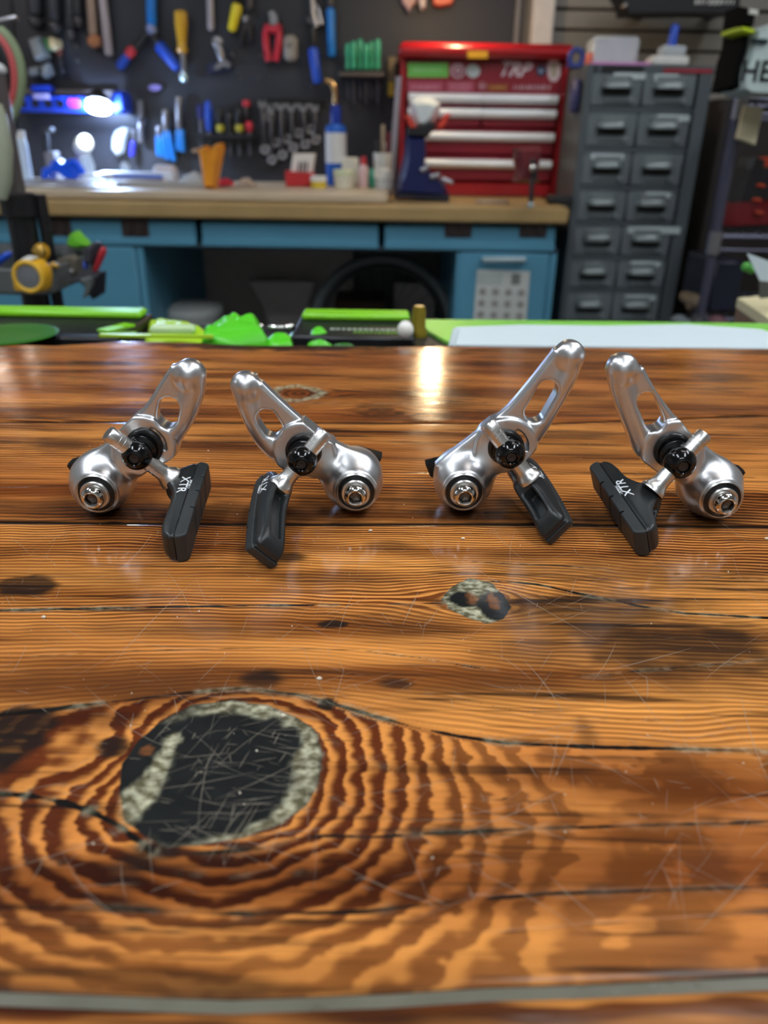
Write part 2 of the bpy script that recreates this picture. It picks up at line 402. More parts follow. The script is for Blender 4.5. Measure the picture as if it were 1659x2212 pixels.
def plank_fields(k, x, y):
    mm = 1000.0
    warp = 0.0035 * fbm(x * 9, y * 14, 5, 3) + 0.0009 * fbm(x * 40, y * 60, 9, 3)
    yy = y + warp
    amp = np.full(x.shape, 0.75); tone = 0.5 + 0.55 * fbm(x * 7 + k * 3.1, y * 22, 30 + k, 4)
    kx, ky = G([(475, 1668)])[0]
    sx, sy = G([(1040, 1300)])[0]
    def flow(yv, cx, cy, R, e):
        dx = (x - cx) / e; dy = yv - cy
        return dy * R * R / (dx * dx + dy * dy + 0.3 * R * R)
    if k == 2:
        yl = yy - flow(yy, sx, sy, 0.012, 1.7) * 0.9 - flow(yy, kx, ky, 0.026, 1.5) * 0.8
        lines = yl / 0.0021 + 0.35 * fbm(x * 60, y * 90, 3, 2)
        dx = x - kx; dy = (y - ky) * 1.18
        r = np.sqrt(dx * dx + dy * dy)
        th = np.arctan2(dy, dx)
        rings = 15 * np.log(1 + r / 0.036) + 1.0 * fbm(x * 22, y * 30, 12, 2) + 0.22 * vn(x * 170, y * 260, 13) + .12 * vn(x * 420, y * 500, 14) + 0.5 * np.sin(th * 3 + 1)
        ax, ay = G([(250, 1640)])[0]
        r2 = np.hypot(x - ax, (y - ay) * 1.3)
        rings = rings + 3.2 * np.exp(-(r2 / 0.02) ** 2)
        c1 = np.interp(x, [p[0] for p in CRACKS[0][0]], [p[1] for p in CRACKS[0][0]])
        w = sstep(-0.001, 0.002, y - c1)
        rings = rings * (1 - 0.45 * sstep(0.07, 0.16, r)) + 8 * 0.45 * sstep(0.07, 0.16, r)
        F = rings * (1 - w) + lines * w
        near_low = (1 - w)
        amp = 1.0 * near_low + w * np.clip(0.5 + 1.0 * fbm(x * 6, y * 30, 41, 3), .05, .95)
        fade = sstep(0.035, 0.1, x - kx) * near_low
        amp = amp * (1 - 0.45 * fade)
        flat = near_low * sstep(0.01, 0.03, (ky - 0.024) - y) * sstep(0.05, 0.01, np.abs(x - kx - 0.005))
        amp = amp * (1 - 0.6 * flat) * (1 - 0.35 * near_low * sstep(.045, .085, r))
        tone = 0.42 + 0.5 * fbm(x * 10, y * 26, 33, 4) + 0.18 * fade - 0.15 * w
    else:
        s = {0: 0.0042, 1: 0.0030, 3: 0.006}[k]
        yl = yy + 0.006 * fbm(x * 5, y * 7, 50 + k, 2)
        if k == 0:
            ex, ey = G([(645, 850)])[0]
            yl = yl - flow(yl, ex, ey, 0.014, 1.6)
            ex2, ey2 = G([(825, 886)])[0]
            yl = yl - flow(yl, ex2, ey2, 0.010, 1.8)
        F = yl / s + 0.5 * fbm(x * 30, y * 70, 60 + k, 3)
        amp = np.clip(0.45 + 1.0 * fbm(x * 6, y * 36, 70 + k, 3), .05, .95)
        tone = tone + (0.22 if k == 0 else 0.08)
    # black filled knots and resin
    hole = np.full(x.shape, 9.0); resin = np.zeros(x.shape)
    wob = 0.0008 * fbm(x * 220, y * 220, 80, 3)
    if k == 2:
        so = poly_sd(x, y, KNOT) + wob * .5; si = poly_sd(x, y, KNOT_IN) + wob * 2.4; sb = poly_sd(x, y, BLOB) + wob * 2.2
        hole = np.minimum(hole, so * mm)
        tex = 0.72 + 0.42 * fbm(x * 180, y * 260, 83, 4)
        resin = np.maximum(resin, sstep(0.0002, -0.0006, so) * sstep(-0.0012, 0.0012, si) * tex * sstep(-.55, .35, .6 * fbm(x * 60, y * 60, 84, 2) + 1.3 * (x - kx) / 0.024 - .25 * (y - ky) / .02 + .9 * sstep(.012, .02, y - ky)))
        resin = np.maximum(resin, sstep(0.0006, -0.0008, sb) * tex)
        ss = poly_sd(x, y, SMALL) + wob * 1.5
        hole = np.minimum(hole, ss * mm)
        a1 = np.hypot(x - sx + .006, (y - sy) * 1.0 - .001); a2 = np.hypot(x - sx - .0055, (y - sy) * .8 + .002)
        inner = np.minimum(a1 - .0050, a2 - .0074) + wob * 1.4
        resin = np.maximum(resin, sstep(0.0004, -0.0006, ss) * sstep(-0.0008, 0.0008, inner) * (0.75 + 0.4 * fbm(x * 200, y * 200, 85, 3)))
    if k == 0:
        se = poly_sd(x, y, EYEK) + wob * 2
        resin = np.maximum(resin, 0.75 * sstep(0.004, 0.0015, np.abs(se + 0.001)))
        ring_in = sstep(0.0, -0.004, se)
        F = F * (1 - ring_in) + ring_in * np.hypot(x - ex, y - ey) / 0.005
        tone = tone + 0.3 * ring_in
    # chips of wood showing in the black filling
    chip = np.zeros(x.shape)
    for (px, py, hw, hh) in ((1020,1292,10,11),(1066,1300,10,16),(318,1622,12,9),(560,1806,22,4)):
        (cx, cy), (x1, _), (_, y0), (_, y1) = G([(px, py), (px + hw, py), (px, py - hh), (px, py + hh)])
        chip = np.maximum(chip, sstep(.25, -.15, np.hypot((x - cx) / (x1 - cx), (y - cy) / ((y0 - y1) / 2)) - 1 + .6 * fbm(x * 300, y * 300, 88, 2)))
    # stains and painted contact shadow
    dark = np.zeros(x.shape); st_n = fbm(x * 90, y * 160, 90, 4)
    for (px, py, hw, hh, st, so) in STAINS_AND_SHADE:
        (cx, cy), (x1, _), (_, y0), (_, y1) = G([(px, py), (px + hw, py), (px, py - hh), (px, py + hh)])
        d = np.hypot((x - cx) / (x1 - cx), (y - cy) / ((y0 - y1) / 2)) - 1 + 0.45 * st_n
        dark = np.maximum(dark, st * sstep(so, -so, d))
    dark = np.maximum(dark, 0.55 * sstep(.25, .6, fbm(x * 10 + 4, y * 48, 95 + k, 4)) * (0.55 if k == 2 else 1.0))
    # cracks
    crack = np.full(x.shape, 9.0); fringe = np.zeros(x.shape)
    wob2 = 0.3 * fbm(x * 250, y * 400, 97, 2)
    for pts, w, f in CRACKS:
        d, t = seg_dist(x, y, pts)
        ww = w * (0.75 + 0.45 * vn(t * 14, t * 0 + w * 31, 99)) * (0.35 + 0.65 * sstep(0, .04, t) * sstep(1, .96, t))
        dd = d * mm - ww + wob2 * min(1, w * 1.6)
        crack = np.minimum(crack, dd)
        if f: fringe = np.maximum(fringe, f * sstep(1.6, .2, dd) * sstep(-.1, .5, vn(t * 22, t * 0 + w * 77, 101) + .15))
    resin = np.maximum(resin, fringe * 0.55)
    edge_d = np.minimum(np.abs(y - {0: EDGE, 1: SEAM1, 2: SEAM2, 3: SEAM3}[k](x)), np.abs(y - {0: SEAM1, 1: SEAM2, 2: SEAM3, 3: NEAR}[k](x)))
    dark = np.maximum(dark, 0.6 * sstep(.004, .0, edge_d + .002 * fbm(x * 70, y * 70, 103, 2)))
    return dict(rings=F, amp=np.clip(amp, 0, 1), tone=np.clip(tone, 0, 1), dark=np.clip(dark, 0, 1), resin=np.clip(resin, 0, 1), hole=np.clip(hole, -9, 9), crack=np.clip(crack, -5, 9), chip=chip)

def wood_material():
    m = bpy.data.materials.new('stained_pine'); m.use_nodes = True
    nt = m.node_tree; N = nt.nodes; L = nt.links; b = N['Principled BSDF']
    def attr(n):
        a = N.new('ShaderNodeAttribute'); a.attribute_name = n; return a.outputs['Fac']
    def math_(op, a, c=None, cl=False):
        n = N.new('ShaderNodeMath'); n.operation = op; n.use_clamp = cl
        for i, v in enumerate((a, c)):
            if v is None: continue
            if isinstance(v, (int, float)): n.inputs[i].default_value = v
            else: L.new(v, n.inputs[i])
        return n.outputs[0]
    def rmp(v, a, c, lo=0.0, hi=1.0, smooth=True):
        n = N.new('ShaderNodeMapRange'); n.interpolation_type = 'SMOOTHSTEP' if smooth else 'LINEAR'
        n.inputs['From Min'].default_value = a; n.inputs['From Max'].default_value = c
        n.inputs['To Min'].default_value = lo; n.inputs['To Max'].default_value = hi
        L.new(v, n.inputs['Value']); return n.outputs[0]
    def mix(f, a, c, mode='MIX'):
        n = N.new('ShaderNodeMix'); n.data_type = 'RGBA'; n.blend_type = mode
        for i, v in ((0, f), (6, a), (7, c)):
            if isinstance(v, (int, float)): n.inputs[i].default_value = v
            elif isinstance(v, tuple): n.inputs[i].default_value = v
            else: L.new(v, n.inputs[i])
        return n.outputs[2]
    tc = N.new('ShaderNodeTexCoord')
    def noise(sx, sy, detail=4, sc=1.0):
        mp = N.new('ShaderNodeMapping'); mp.inputs['Scale'].default_value = (sx, sy, 1)
        L.new(tc.outputs['Object'], mp.inputs[0])
        n = N.new('ShaderNodeTexNoise'); n.inputs['Scale'].default_value = sc; n.inputs['Detail'].default_value = detail
        L.new(mp.outputs[0], n.inputs['Vector']); return n.outputs['Fac']
    rings, amp, tone, dark, resin, hole, crack, chip = [attr(k) for k in ('rings', 'amp', 'tone', 'dark', 'resin', 'hole', 'crack', 'chip')]
    fine = noise(25, 900, 5); streak = noise(9, 330, 5); mottle = noise(120, 160, 4)
    ph = math_('ADD', rings, math_('MULTIPLY', math_('SUBTRACT', fine, 0.5), 0.35))
    fr = math_('FRACT', ph)
    late = math_('MULTIPLY', rmp(fr, 0.10, 0.56), rmp(fr, 1.0, 0.86))
    late = math_('POWER', late, math_('ADD', 0.9, math_('MULTIPLY', math_('SUBTRACT', 1.0, amp), 1.6)))
    late = math_('MULTIPLY', late, math_('ADD', math_('MULTIPLY', amp, 0.75), 0.25))
    early_c = mix(tone, rgb(232, 162, 82), rgb(188, 112, 55))
    late_c = mix(tone, rgb(112, 52, 22), rgb(54, 27, 18))
    col = mix(late, early_c, late_c)
    col = mix(1.0, col, mix(streak, (0.72, 0.66, 0.62, 1), (1.22, 1.22, 1.2, 1)), 'MULTIPLY')
    broad = noise(5, 46, 5)
    col = mix(1.0, col, mix(rmp(broad, .34, .62), (0.40, 0.31, 0.28, 1), (1.2, 1.18, 1.14, 1)), 'MULTIPLY')
    torn = math_('MULTIPLY', rmp(noise(11, 210, 6), 0.53, 0.66), rmp(noise(4, 18, 3), 0.40, 0.60))
    col = mix(math_('MULTIPLY', torn, 0.85), col, rgb(40, 24, 18))
    long_p = rmp(noise(7, 260, 4), 0.645, 0.69)
    col = mix(math_('MULTIPLY', long_p, 0.7), col, rgb(34, 20, 15))
    pores = rmp(noise(14, 620, 3), 0.60, 0.70)
    col = mix(math_('MULTIPLY', pores, 0.65), col, rgb(52, 28, 18))
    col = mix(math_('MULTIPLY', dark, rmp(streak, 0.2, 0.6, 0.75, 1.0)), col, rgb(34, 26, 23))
    blackc = mix(mottle, rgb(14, 16, 16), rgb(40, 42, 42))
    resin_c = mix(rmp(noise(300, 420, 5), 0.35, 0.7), rgb(104, 98, 70), rgb(214, 210, 178))
    col = mix(rmp(hole, 0.25, -0.25), col, blackc)
    col = mix(math_('MULTIPLY', chip, rmp(streak, .3, .6, .5, .95)), col, rgb(122, 76, 42))
    col = mix(rmp(crack, 0.15, -0.2), col, rgb(20, 18, 17))
    col = mix(resin, col, resin_c)
    L.new(col, b.inputs['Base Color'])
    rg = rmp(noise(60, 60, 5), 0.3, 0.75, 0.10, 0.21, False)
    L.new(rg, b.inputs['Roughness'])
    b.inputs['Specular IOR Level'].default_value = 0.5
    h = math_('MULTIPLY', noise(35, 130, 4), 1.0)
    h = math_('ADD', h, math_('MULTIPLY', rmp(crack, 0.6, -0.2), -0.5))
    bp = N.new('ShaderNodeBump'); bp.inputs['Strength'].default_value = 0.09; bp.inputs['Distance'].default_value = 0.0012
    L.new(h, bp.inputs['Height']); L.new(bp.outputs[0], b.inputs['Normal'])
    return m
M_WOOD = wood_material()
m_joint = mat('resin_joint', (30, 27, 22), 0.2, var=.2, scale=120, bump=.3)

table = thing('wooden_table', 'varnished dark-stained plank table with resin-filled knots and cracks in front', 'table', (0, 0.3, 0))
THK = 0.036
def plank(k, far, near, gap, dx, dy):
    nx = int((XR - XL) / dx); xs = np.linspace(XL, XR, nx + 1)
    yf = far(xs) - gap; yn = near(xs) + gap
    ny = int(np.max(yf - yn) / dy); t = np.linspace(0, 1, ny + 1)
    X = np.repeat(xs[None, :], ny + 1, 0); Y = yn[None, :] + (yf - yn)[None, :] * t[:, None]
    if k in (0,): Y = Y + 0.0015 * fbm(X * 40, Y * 0 + 3, 7, 3) * (t[:, None] > .98)
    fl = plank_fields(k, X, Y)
    e = np.minimum(np.minimum(t[:, None] * (yf - yn)[None, :], (1 - t[:, None]) * (yf - yn)[None, :]), 0.0014)
    Z = T - 0.0002 * (1 - e / 0.0014) ** 2
    top = np.stack([X, Y, Z], -1).reshape(-1, 3)
    W = nx + 1; H = ny + 1
    ii = (np.arange(H - 1)[:, None] * W + np.arange(W - 1)[None, :]).reshape(-1)
    quads = np.stack([ii, ii + 1, ii + 1 + W, ii + W], -1)
    # skirt and underside
    rim = np.concatenate([np.arange(W), np.arange(1, H) * W + W - 1, (H - 1) * W + np.arange(W - 2, -1, -1), np.arange(H - 2, 0, -1) * W])
    n0 = len(top); low = top[rim].copy(); low[:, 2] = T - THK
    m = len(rim); j = np.arange(m); j2 = (j + 1) % m
    side = np.stack([rim[j], n0 + j, n0 + j2, rim[j2]], -1)
    V = np.concatenate([top, low]); Q = np.concatenate([quads, side])
    me = bpy.data.meshes.new('plank')
    me.vertices.add(len(V)); me.vertices.foreach_set('co', V.astype('f').ravel())
    nl = len(Q) * 4 + m
    me.loops.add(nl); me.loops.foreach_set('vertex_index', np.concatenate([Q.ravel(), n0 + j[::-1]]).astype('i'))
    me.polygons.add(len(Q) + 1)
    me.polygons.foreach_set('loop_start', np.concatenate([np.arange(len(Q)) * 4, [len(Q) * 4]]).astype('i'))
    me.update(calc_edges=True)
    for nme, a in fl.items():
        at_ = me.attributes.new(nme, 'FLOAT', 'POINT')
        a = np.concatenate([a.reshape(-1), a.reshape(-1)[rim]])
        at_.data.foreach_set('value', a.astype('f'))
    me.validate()
    o = link('plank', me, M_WOOD, table, smooth=True)
    return o
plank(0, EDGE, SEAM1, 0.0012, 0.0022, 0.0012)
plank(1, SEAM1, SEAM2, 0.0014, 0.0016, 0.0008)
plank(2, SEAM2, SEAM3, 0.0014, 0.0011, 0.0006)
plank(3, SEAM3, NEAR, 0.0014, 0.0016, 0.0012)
xs = np.linspace(XL, XR, 120)
for c in (SEAM1, SEAM2, SEAM3):
    g = 0.0024; ys = c(xs); v = []; f = []
    for i, x in enumerate(xs):
        for dy, z in ((-g, T - .02), (-g, T - .0007), (g, T - .0007), (g, T - .02)): v.append((x, ys[i] + dy, z))
    for i in range(len(xs) - 1):
        for q in range(4): f.append((4 * i + q, 4 * i + (q + 1) % 4, 4 * i + 4 + (q + 1) % 4, 4 * i + 4 + q))
    MB().add(v, f).build('joint_filler', m_joint if c is not SEAM3 else mat('pale_resin_joint', (104, 102, 88), .3, var=.35, scale=60), table)
m_leg = mat('dark_timber', (58, 40, 30), 0.5, var=.2)
for sx in (-.38, .38):
    for y in (.06, .53): MB().box((sx, y, (T - THK) / 2), (.06, .06, T - THK), .004).build('leg', m_leg, table)
for y in (.06, .53): MB().box((0, y, T - THK - .03), (.70, .02, .06), .003).build('rail', m_leg, table)

# fine scratches in the varnish, and lint and crumbs on it
rng = random.Random(11)
def hair(mb, p, ang, ln, w, bend, z):
    n = 5; pts = []
    for i in range(n + 1):
        s = i / n - .5; a = ang + bend * s
        if i == 0: x, y = p[0] - math.cos(ang) * ln / 2, p[1] - math.sin(ang) * ln / 2
        else: x, y = x + math.cos(a) * ln / n, y + math.sin(a) * ln / n
        wi = w * (1 - (2 * s) ** 2 * .8)
        pts.append((x - math.sin(a) * wi / 2, y + math.cos(a) * wi / 2, z)); pts.append((x + math.sin(a) * wi / 2, y - math.cos(a) * wi / 2, z))
    mb.add(pts, [(2 * i, 2 * i + 1, 2 * i + 3, 2 * i + 2) for i in range(n)])
ms = MB()
for i in range(520):
    px, py = rng.uniform(0, 1659), 1150 + 800 * rng.random() ** 1.5
    q = atz(px, py, T); a = rng.choice((rng.gauss(-.5, .25), rng.gauss(.45, .3), rng.gauss(1.5, .5), rng.uniform(0, PI)))
    hair(ms, (q.x, q.y), a, .003 + .03 * rng.random() ** 3, rng.uniform(.00005, .00013), rng.uniform(-.35, .35), T + .00004)
for i in range(90):
    px, py = rng.uniform(320, 660), rng.uniform(1545, 1815)
    q = atz(px, py, T); a = rng.choice((rng.gauss(.1, .12), rng.gauss(-.35, .12), rng.gauss(1.3, .15)))
    hair(ms, (q.x, q.y), a, .002 + .018 * rng.random() ** 2, rng.uniform(.00006, .00016), rng.uniform(-.1, .1), T + .00004)
for (x0, y0, x1, y1) in ((1130,1425,1225,1545),(1345,1460,1425,1560),(700,1330,800,1290),(1395,1460,1400,1510),(905,1275,870,1350),(240,1440,420,1250),(1330,1000,1659,1190),(330,1150,260,1235),(1280,1455,1500,1400),(980,1200,1300,1390),(1600,1500,1659,1700),(560,1520,700,1560)):
    a, b = atz(x0, y0), atz(x1, y1)
    hair(ms, ((a.x + b.x) / 2, (a.y + b.y) / 2), math.atan2(b.y - a.y, b.x - a.x), (b - a).length, .00018, rng.uniform(-.4, .4), T + .00005)
m_scr = mat('scratch_haze', (214, 200, 178), 0.6, var=0, alpha=.42)
tag(ms.build('varnish_scratches', m_scr, table), kind='stuff')
mc = MB()
for i in range(150):
    px, py = rng.uniform(0, 1659), 960 + 900 * rng.random() ** 1.4
    q = atz(px, py, T); r = rng.uniform(.00012, .0004)
    mc.add([q + Vector((rng.uniform(-r, r), rng.uniform(-r, r), z)) for z in (0, r * .2, r * .8, r)], [(0, 1, 2), (0, 2, 3), (0, 3, 1), (1, 3, 2)])
for px, py in ((612,1548),(1455,1041),(1566,1098),(95,1335),(1655,1165),(800,1148),(1330,1105),(1000,1165),(690,1468)):
    q = atz(px, py, T); r = .0007
    mc.ball((q.x, q.y, q.z + r * .6), r, 6, 4, (1.2, .8, .7))
o = mc.build('crumbs', mat('crumb', (226, 214, 190), 0.8, var=0)); tag(settle(o), 'pale crumbs and dust specks scattered over the varnished table top', 'crumbs', kind='stuff')

# ------------------------------------------------------------------ the four cantilever brakes
m_alu = mat('satin_aluminium', (226, 226, 227), 0.35, 1.0, var=.04, scale=400)
m_alu2 = mat('turned_aluminium', (222, 220, 216), 0.32, 1.0, var=.06, scale=600)
m_chrome = mat('chrome', (228, 226, 222), 0.1, 1.0, var=.04)
m_socket = mat('socket_steel', (120, 112, 106), 0.4, 1.0, var=.1)
m_eyeend = mat('eye_socket_steel', (66, 60, 58), 0.5, 0.6, var=.1)
m_black = mat('black_gloss', (12, 12, 13), 0.12, 0.0, var=.04, scale=200)
m_washer = mat('black_washer', (16, 16, 17), 0.3, 0.0, var=.1, scale=300)
m_rubber = mat('brake_rubber', (44, 48, 49), 0.5, 0.0, var=.12, scale=180, bump=.02)
m_rubber2 = mat('brake_holder_rubber', (34, 37, 38), 0.36, 0.0, var=.12, scale=180, bump=.02)
m_print = mat('white_print', (232, 236, 238), 0.6, var=0)
m_slit = mat('pad_slit', (9, 9, 9), 0.7, var=0)

def surface_nets(f, lo, hi, h, project=3):
    """mesh of f = 0 (all in mm); f takes arrays and returns a distance, negative inside"""
    n = [int(math.ceil((b - a) / h)) + 1 for a, b in zip(lo, hi)]
    ax = [lo[i] + h * np.arange(n[i]) for i in range(3)]
    V = f(ax[0][:, None, None], ax[1][None, :, None], ax[2][None, None, :])
    V = np.broadcast_to(V, n).astype('f4'); S = V < 0
    acc = np.zeros([k - 1 for k in n] + [3], 'f4'); cnt = np.zeros([k - 1 for k in n], 'f4')
    def sl(d): return tuple(slice(d[i], n[i] - 1 + d[i]) for i in range(3))
    cs = [(i, j, k) for i in (0, 1) for j in (0, 1) for k in (0, 1)]
    for c in cs:
        for a in range(3):
            if c[a]: continue
            c2 = list(c); c2[a] = 1
            v0 = V[sl(c)]; v1 = V[sl(c2)]
            x = (v0 < 0) != (v1 < 0)
            t = np.where(x, v0 / np.where(x, v0 - v1, 1), 0)
            cnt += x
            for q in range(3): acc[..., q] += np.where(x, (t if q == a else c[q]), 0)
    act = cnt > 0
    idx = np.full(act.shape, -1, 'i8'); idx[act] = np.arange(act.sum())
    cell = np.argwhere(act)
    P = (cell + acc[act] / cnt[act][:, None]) * h + np.array(lo)
    Q = []
    for a in range(3):
        b, c = (a + 1) % 3, (a + 2) % 3
        s0 = [slice(None)] * 3; s1 = [slice(None)] * 3
        s0[a] = slice(0, n[a] - 1); s1[a] = slice(1, n[a])
        for d in (b, c): s0[d] = slice(1, n[d] - 1); s1[d] = slice(1, n[d] - 1)
        A = S[tuple(s0)]; B = S[tuple(s1)]
        for flip, msk in ((False, A & ~B), (True, ~A & B)):
            e = np.argwhere(msk)
            if not len(e): continue
            e[:, b] += 1; e[:, c] += 1
            def cid(db, dc):
                k = e.copy(); k[:, b] += db; k[:, c] += dc
                return idx[k[:, 0], k[:, 1], k[:, 2]]
            q = np.stack([cid(-1, -1), cid(0, -1), cid(0, 0), cid(-1, 0)], -1)
            Q.append(q[:, ::-1] if flip else q)
    Q = np.concatenate(Q)
    e = h * 0.4
    for _ in range(project):
        x, y, z = P[:, 0], P[:, 1], P[:, 2]
        v = f(x, y, z)
        g = np.stack([f(x + e, y, z) - f(x - e, y, z), f(x, y + e, z) - f(x, y - e, z), f(x, y, z + e) - f(x, y, z - e)], -1) / (2 * e)
        g2 = np.maximum((g * g).sum(-1), .25)
        step = np.clip(v / g2, -h, h)
        P = P - 0.6 * step[:, None] * g
    return P, Q
def np_mesh(name, P, Q):
    me = bpy.data.meshes.new(name)
    me.vertices.add(len(P)); me.vertices.foreach_set('co', P.astype('f').ravel())
    me.loops.add(len(Q) * 4); me.loops.foreach_set('vertex_index', Q.astype('i').ravel())
    me.polygons.add(len(Q)); me.polygons.foreach_set('loop_start', (np.arange(len(Q)) * 4).astype('i'))
    me.update(calc_edges=True); me.validate(); return me
def smin(a, b, k):
    h = np.maximum(k - np.abs(a - b), 0) / k
    return np.minimum(a, b) - h * h * k * 0.25
def smax(a, b, k): return -smin(-a, -b, k)
def sd_cap(x, y, z, p, q, r1, r2=None):
    r2 = r1 if r2 is None else r2
    d = [b - a for a, b in zip(p, q)]; L2 = sum(k * k for k in d) + 1e-9
    t = np.clip(((x - p[0]) * d[0] + (y - p[1]) * d[1] + (z - p[2]) * d[2]) / L2, 0, 1)
    return np.sqrt((x - p[0] - t * d[0]) ** 2 + (y - p[1] - t * d[1]) ** 2 + (z - p[2] - t * d[2]) ** 2) - (r1 + (r2 - r1) * t)
def sd_cap2(x, y, p, q, r1, r2=None):
    return sd_cap(x, y, 0.0, (*p, 0), (*q, 0), r1, r2)
def sd_box(x, y, z, b, r):
    qx, qy, qz = np.abs(x) - b[0] + r, np.abs(y) - b[1] + r, np.abs(z) - b[2] + r
    return np.sqrt(np.maximum(qx, 0) ** 2 + np.maximum(qy, 0) ** 2 + np.maximum(qz, 0) ** 2) + np.minimum(np.maximum(qx, np.maximum(qy, qz)), 0) - r
def slab(d2, w, h, r):
    """rounded plate: outline distance d2, |w| < h, edge radius r"""
    a = d2 + r; b = np.abs(w) - h + r
    return np.sqrt(np.maximum(a, 0) ** 2 + np.maximum(b, 0) ** 2) + np.minimum(np.maximum(a, b), 0) - r

def make_brake(P):
    B = atz(*P['bulb'], T + .0125); Y0 = B.y
    s = P.get('yaw', 0.0)
    # local frame in mm: u to the right, v up, w towards the viewer (boss axis)
    def L(px, w=0.0):
        p = at(px[0], px[1], Y0 - w * .001); return ((p.x - B.x) * 1000, (p.z - B.z) * 1000)
    def W(u, v, w): return Vector((B.x + u * .001, B.y - w * .001, B.z + v * .001))
    root = thing('cantilever_brake', P['label'], 'bicycle brake', (B.x, B.y, T), 'cantilever brake arms in a row on the table')
    C = L(P['washer'], 4.0); TIP = L(P['tip']); tr = P['tip_r'] * pxm(Y0, 800) * 1000 * .96
    def spl(pts, m=6):
        out = []
        for i in range(len(pts) - 1):
            p0, p1, p2, p3 = pts[max(i - 1, 0)], pts[i], pts[i + 1], pts[min(i + 2, len(pts) - 1)]
            for k in range(m):
                t = k / m; out.append(tuple(.5 * (2 * b + (c - a) * t + (2 * a - 5 * b + 4 * c - d) * t * t + (3 * b - a - 3 * c + d) * t ** 3) for a, b, c, d in zip(p0, p1, p2, p3)))
        return out + [pts[-1]]
    outer = spl([L(p) for p in P['outer']], 4); inner = spl([L(p) for p in P['inner']], 4)
    outline = outer + inner[::-1]
    h0, h1 = [L(p) for p in P['hole']]; hr = P['hole_r'] * pxm(Y0, 880) * 1000
    sgn = P['side']         # +1: tip to the right of the boss
    tube_pts = []
    for i, p in enumerate(outer[:-1]):
        q = outer[i + 1]; dx, dy = q[0] - p[0], q[1] - p[1]; l = math.hypot(dx, dy)
        nx, ny = (dy / l, -dx / l)
        cx, cy = sum(a[0] for a in outline) / len(outline), sum(a[1] for a in outline) / len(outline)
        if nx * (cx - p[0]) + ny * (cy - p[1]) < 0: nx, ny = -nx, -ny
        tube_pts.append((p[0] + nx * 4.2, p[1] + ny * 4.2))
    RB = 12.4
    cu, cv = C
    def f(x, y, z):
        d2 = poly_sd(np.broadcast_to(x, np.broadcast(x, y).shape), np.broadcast_to(y, np.broadcast(x, y).shape), outline)
        d2 = smin(d2, np.hypot(x - TIP[0], y - TIP[1]) - tr, 2.0)
        d = slab(d2 + .1, z, 3.1, 1.8)
        # thick outer edge and knuckle at the tip
        tb = 1e3
        for i in range(len(tube_pts) - 1):
            tb = np.minimum(tb, sd_cap(x, y, z, (*tube_pts[i], 0), (*tube_pts[i + 1], 0), 4.7))
        d = smin(d, tb, 1.7)
        d = smin(d, sd_cap(x, y, z, (TIP[0], TIP[1], -2.2), (TIP[0], TIP[1], 1.0), tr), 2.5)
        # clamp disc
        rc = np.hypot(x - cu, y - cv)
        d = smin(d, np.maximum(slab(rc - 12.8, z, 5.0, 1.2), d2 - .1), .6)
        # neck down to the boss, the bulb, the boss
        d = smin(d, sd_cap(x, y, z, (cu * .72, cv * .72, -1), (0, 0, -2), 6.6, 10.0), 5.0)
        bulb = sd_cap(x, y, z, (0, 0, -6), (0, 0, .5), RB)
        d = smin(d, bulb, 4.0)
        d = smin(d, slab(np.hypot(x - P.get('du', 0), y) - 8.9, z - 4.5, 7.2, 1.0), 3.5)
        # openings
        hole = sd_cap2(x, y, h0, h1, hr) + 0 * z
        d = smax(d, -hole, 1.6)
        an = np.arctan2(y - cv, (x - cu) * sgn); cres = np.maximum(np.abs(rc - 7.6) - 1.3, (np.abs(an - .5) - .62) * 7.6) + 0 * z
        d = smax(d, -cres, .8) if P.get('slot', True) else d
        return d
    us = [p[0] for p in outline] + [-RB, RB, TIP[0] - tr, TIP[0] + tr]; vs = [p[1] for p in outline] + [-RB, TIP[1] + tr]
    lo = (min(us) - 3, min(vs) - 2, -25); hi = (max(us) + 3, max(vs) + 3, 18)
    V, Q = surface_nets(f, lo, hi, 0.55)
    V3 = np.stack([B.x + V[:, 0] * .001, B.y - V[:, 2] * .001, B.z + V[:, 1] * .001], -1)
    me = np_mesh('brake_arm', V3, Q[:, ::-1])
    arm = link('brake_arm', me, m_alu, root)
    me.set_sharp_from_angle(angle=1.3)
    fw = Vector((0, -1, 0))
    # pivot: raised ring, dark washer, inner ring, bolt with a hexagon socket
    q = W(P.get('du', 0), 0, 12.0)
    MB().lathe(q, fw, [(7.2e-3, -.002), (8.3e-3, -.001), (8.4e-3, .0005), (7.9e-3, .001), (7.5e-3, .0006), (7.5e-3, -.001)], 40, False).build('pivot_ring', m_alu2, arm)
    MB().lathe(q, fw, [(7.6e-3, -.001), (7.5e-3, .0005), (5.9e-3, .0012), (5.8e-3, -.001)], 40).build('pivot_washer', m_washer, root)
    MB().lathe(q, fw, [(5.9e-3, 0), (5.9e-3, .0018), (5.5e-3, .0022), (4.8e-3, .0022), (4.6e-3, 0)], 40).build('bushing', m_alu2, root)
    bo = MB(); pr = [(4.7e-3, .001), (4.75e-3, .0042), (4.5e-3, .0052), (3.9e-3, .0060), (3.1e-3, .0064)]
    bo.lathe(q, fw, pr, 36, False)
    bo.lathe(q, fw, [(3.1e-3, .0064), (2.6e-3, .0062)], 36, False)
    bolt = bo.build('pivot_bolt', m_chrome, root)
    MB().lathe(q, fw, [(2.75e-3, .0063), (2.45e-3, .0058), (2.4e-3, .0038), (1.3e-3, .0034), (1e-6, .0032)], 6, False, P.get('hexrot', .2)).build('hex_socket', m_socket, bolt, smooth=False)
    # return spring's end behind the boss
    tl = L(P['tail'], -14)
    a0 = W(tl[0], tl[1], -14)
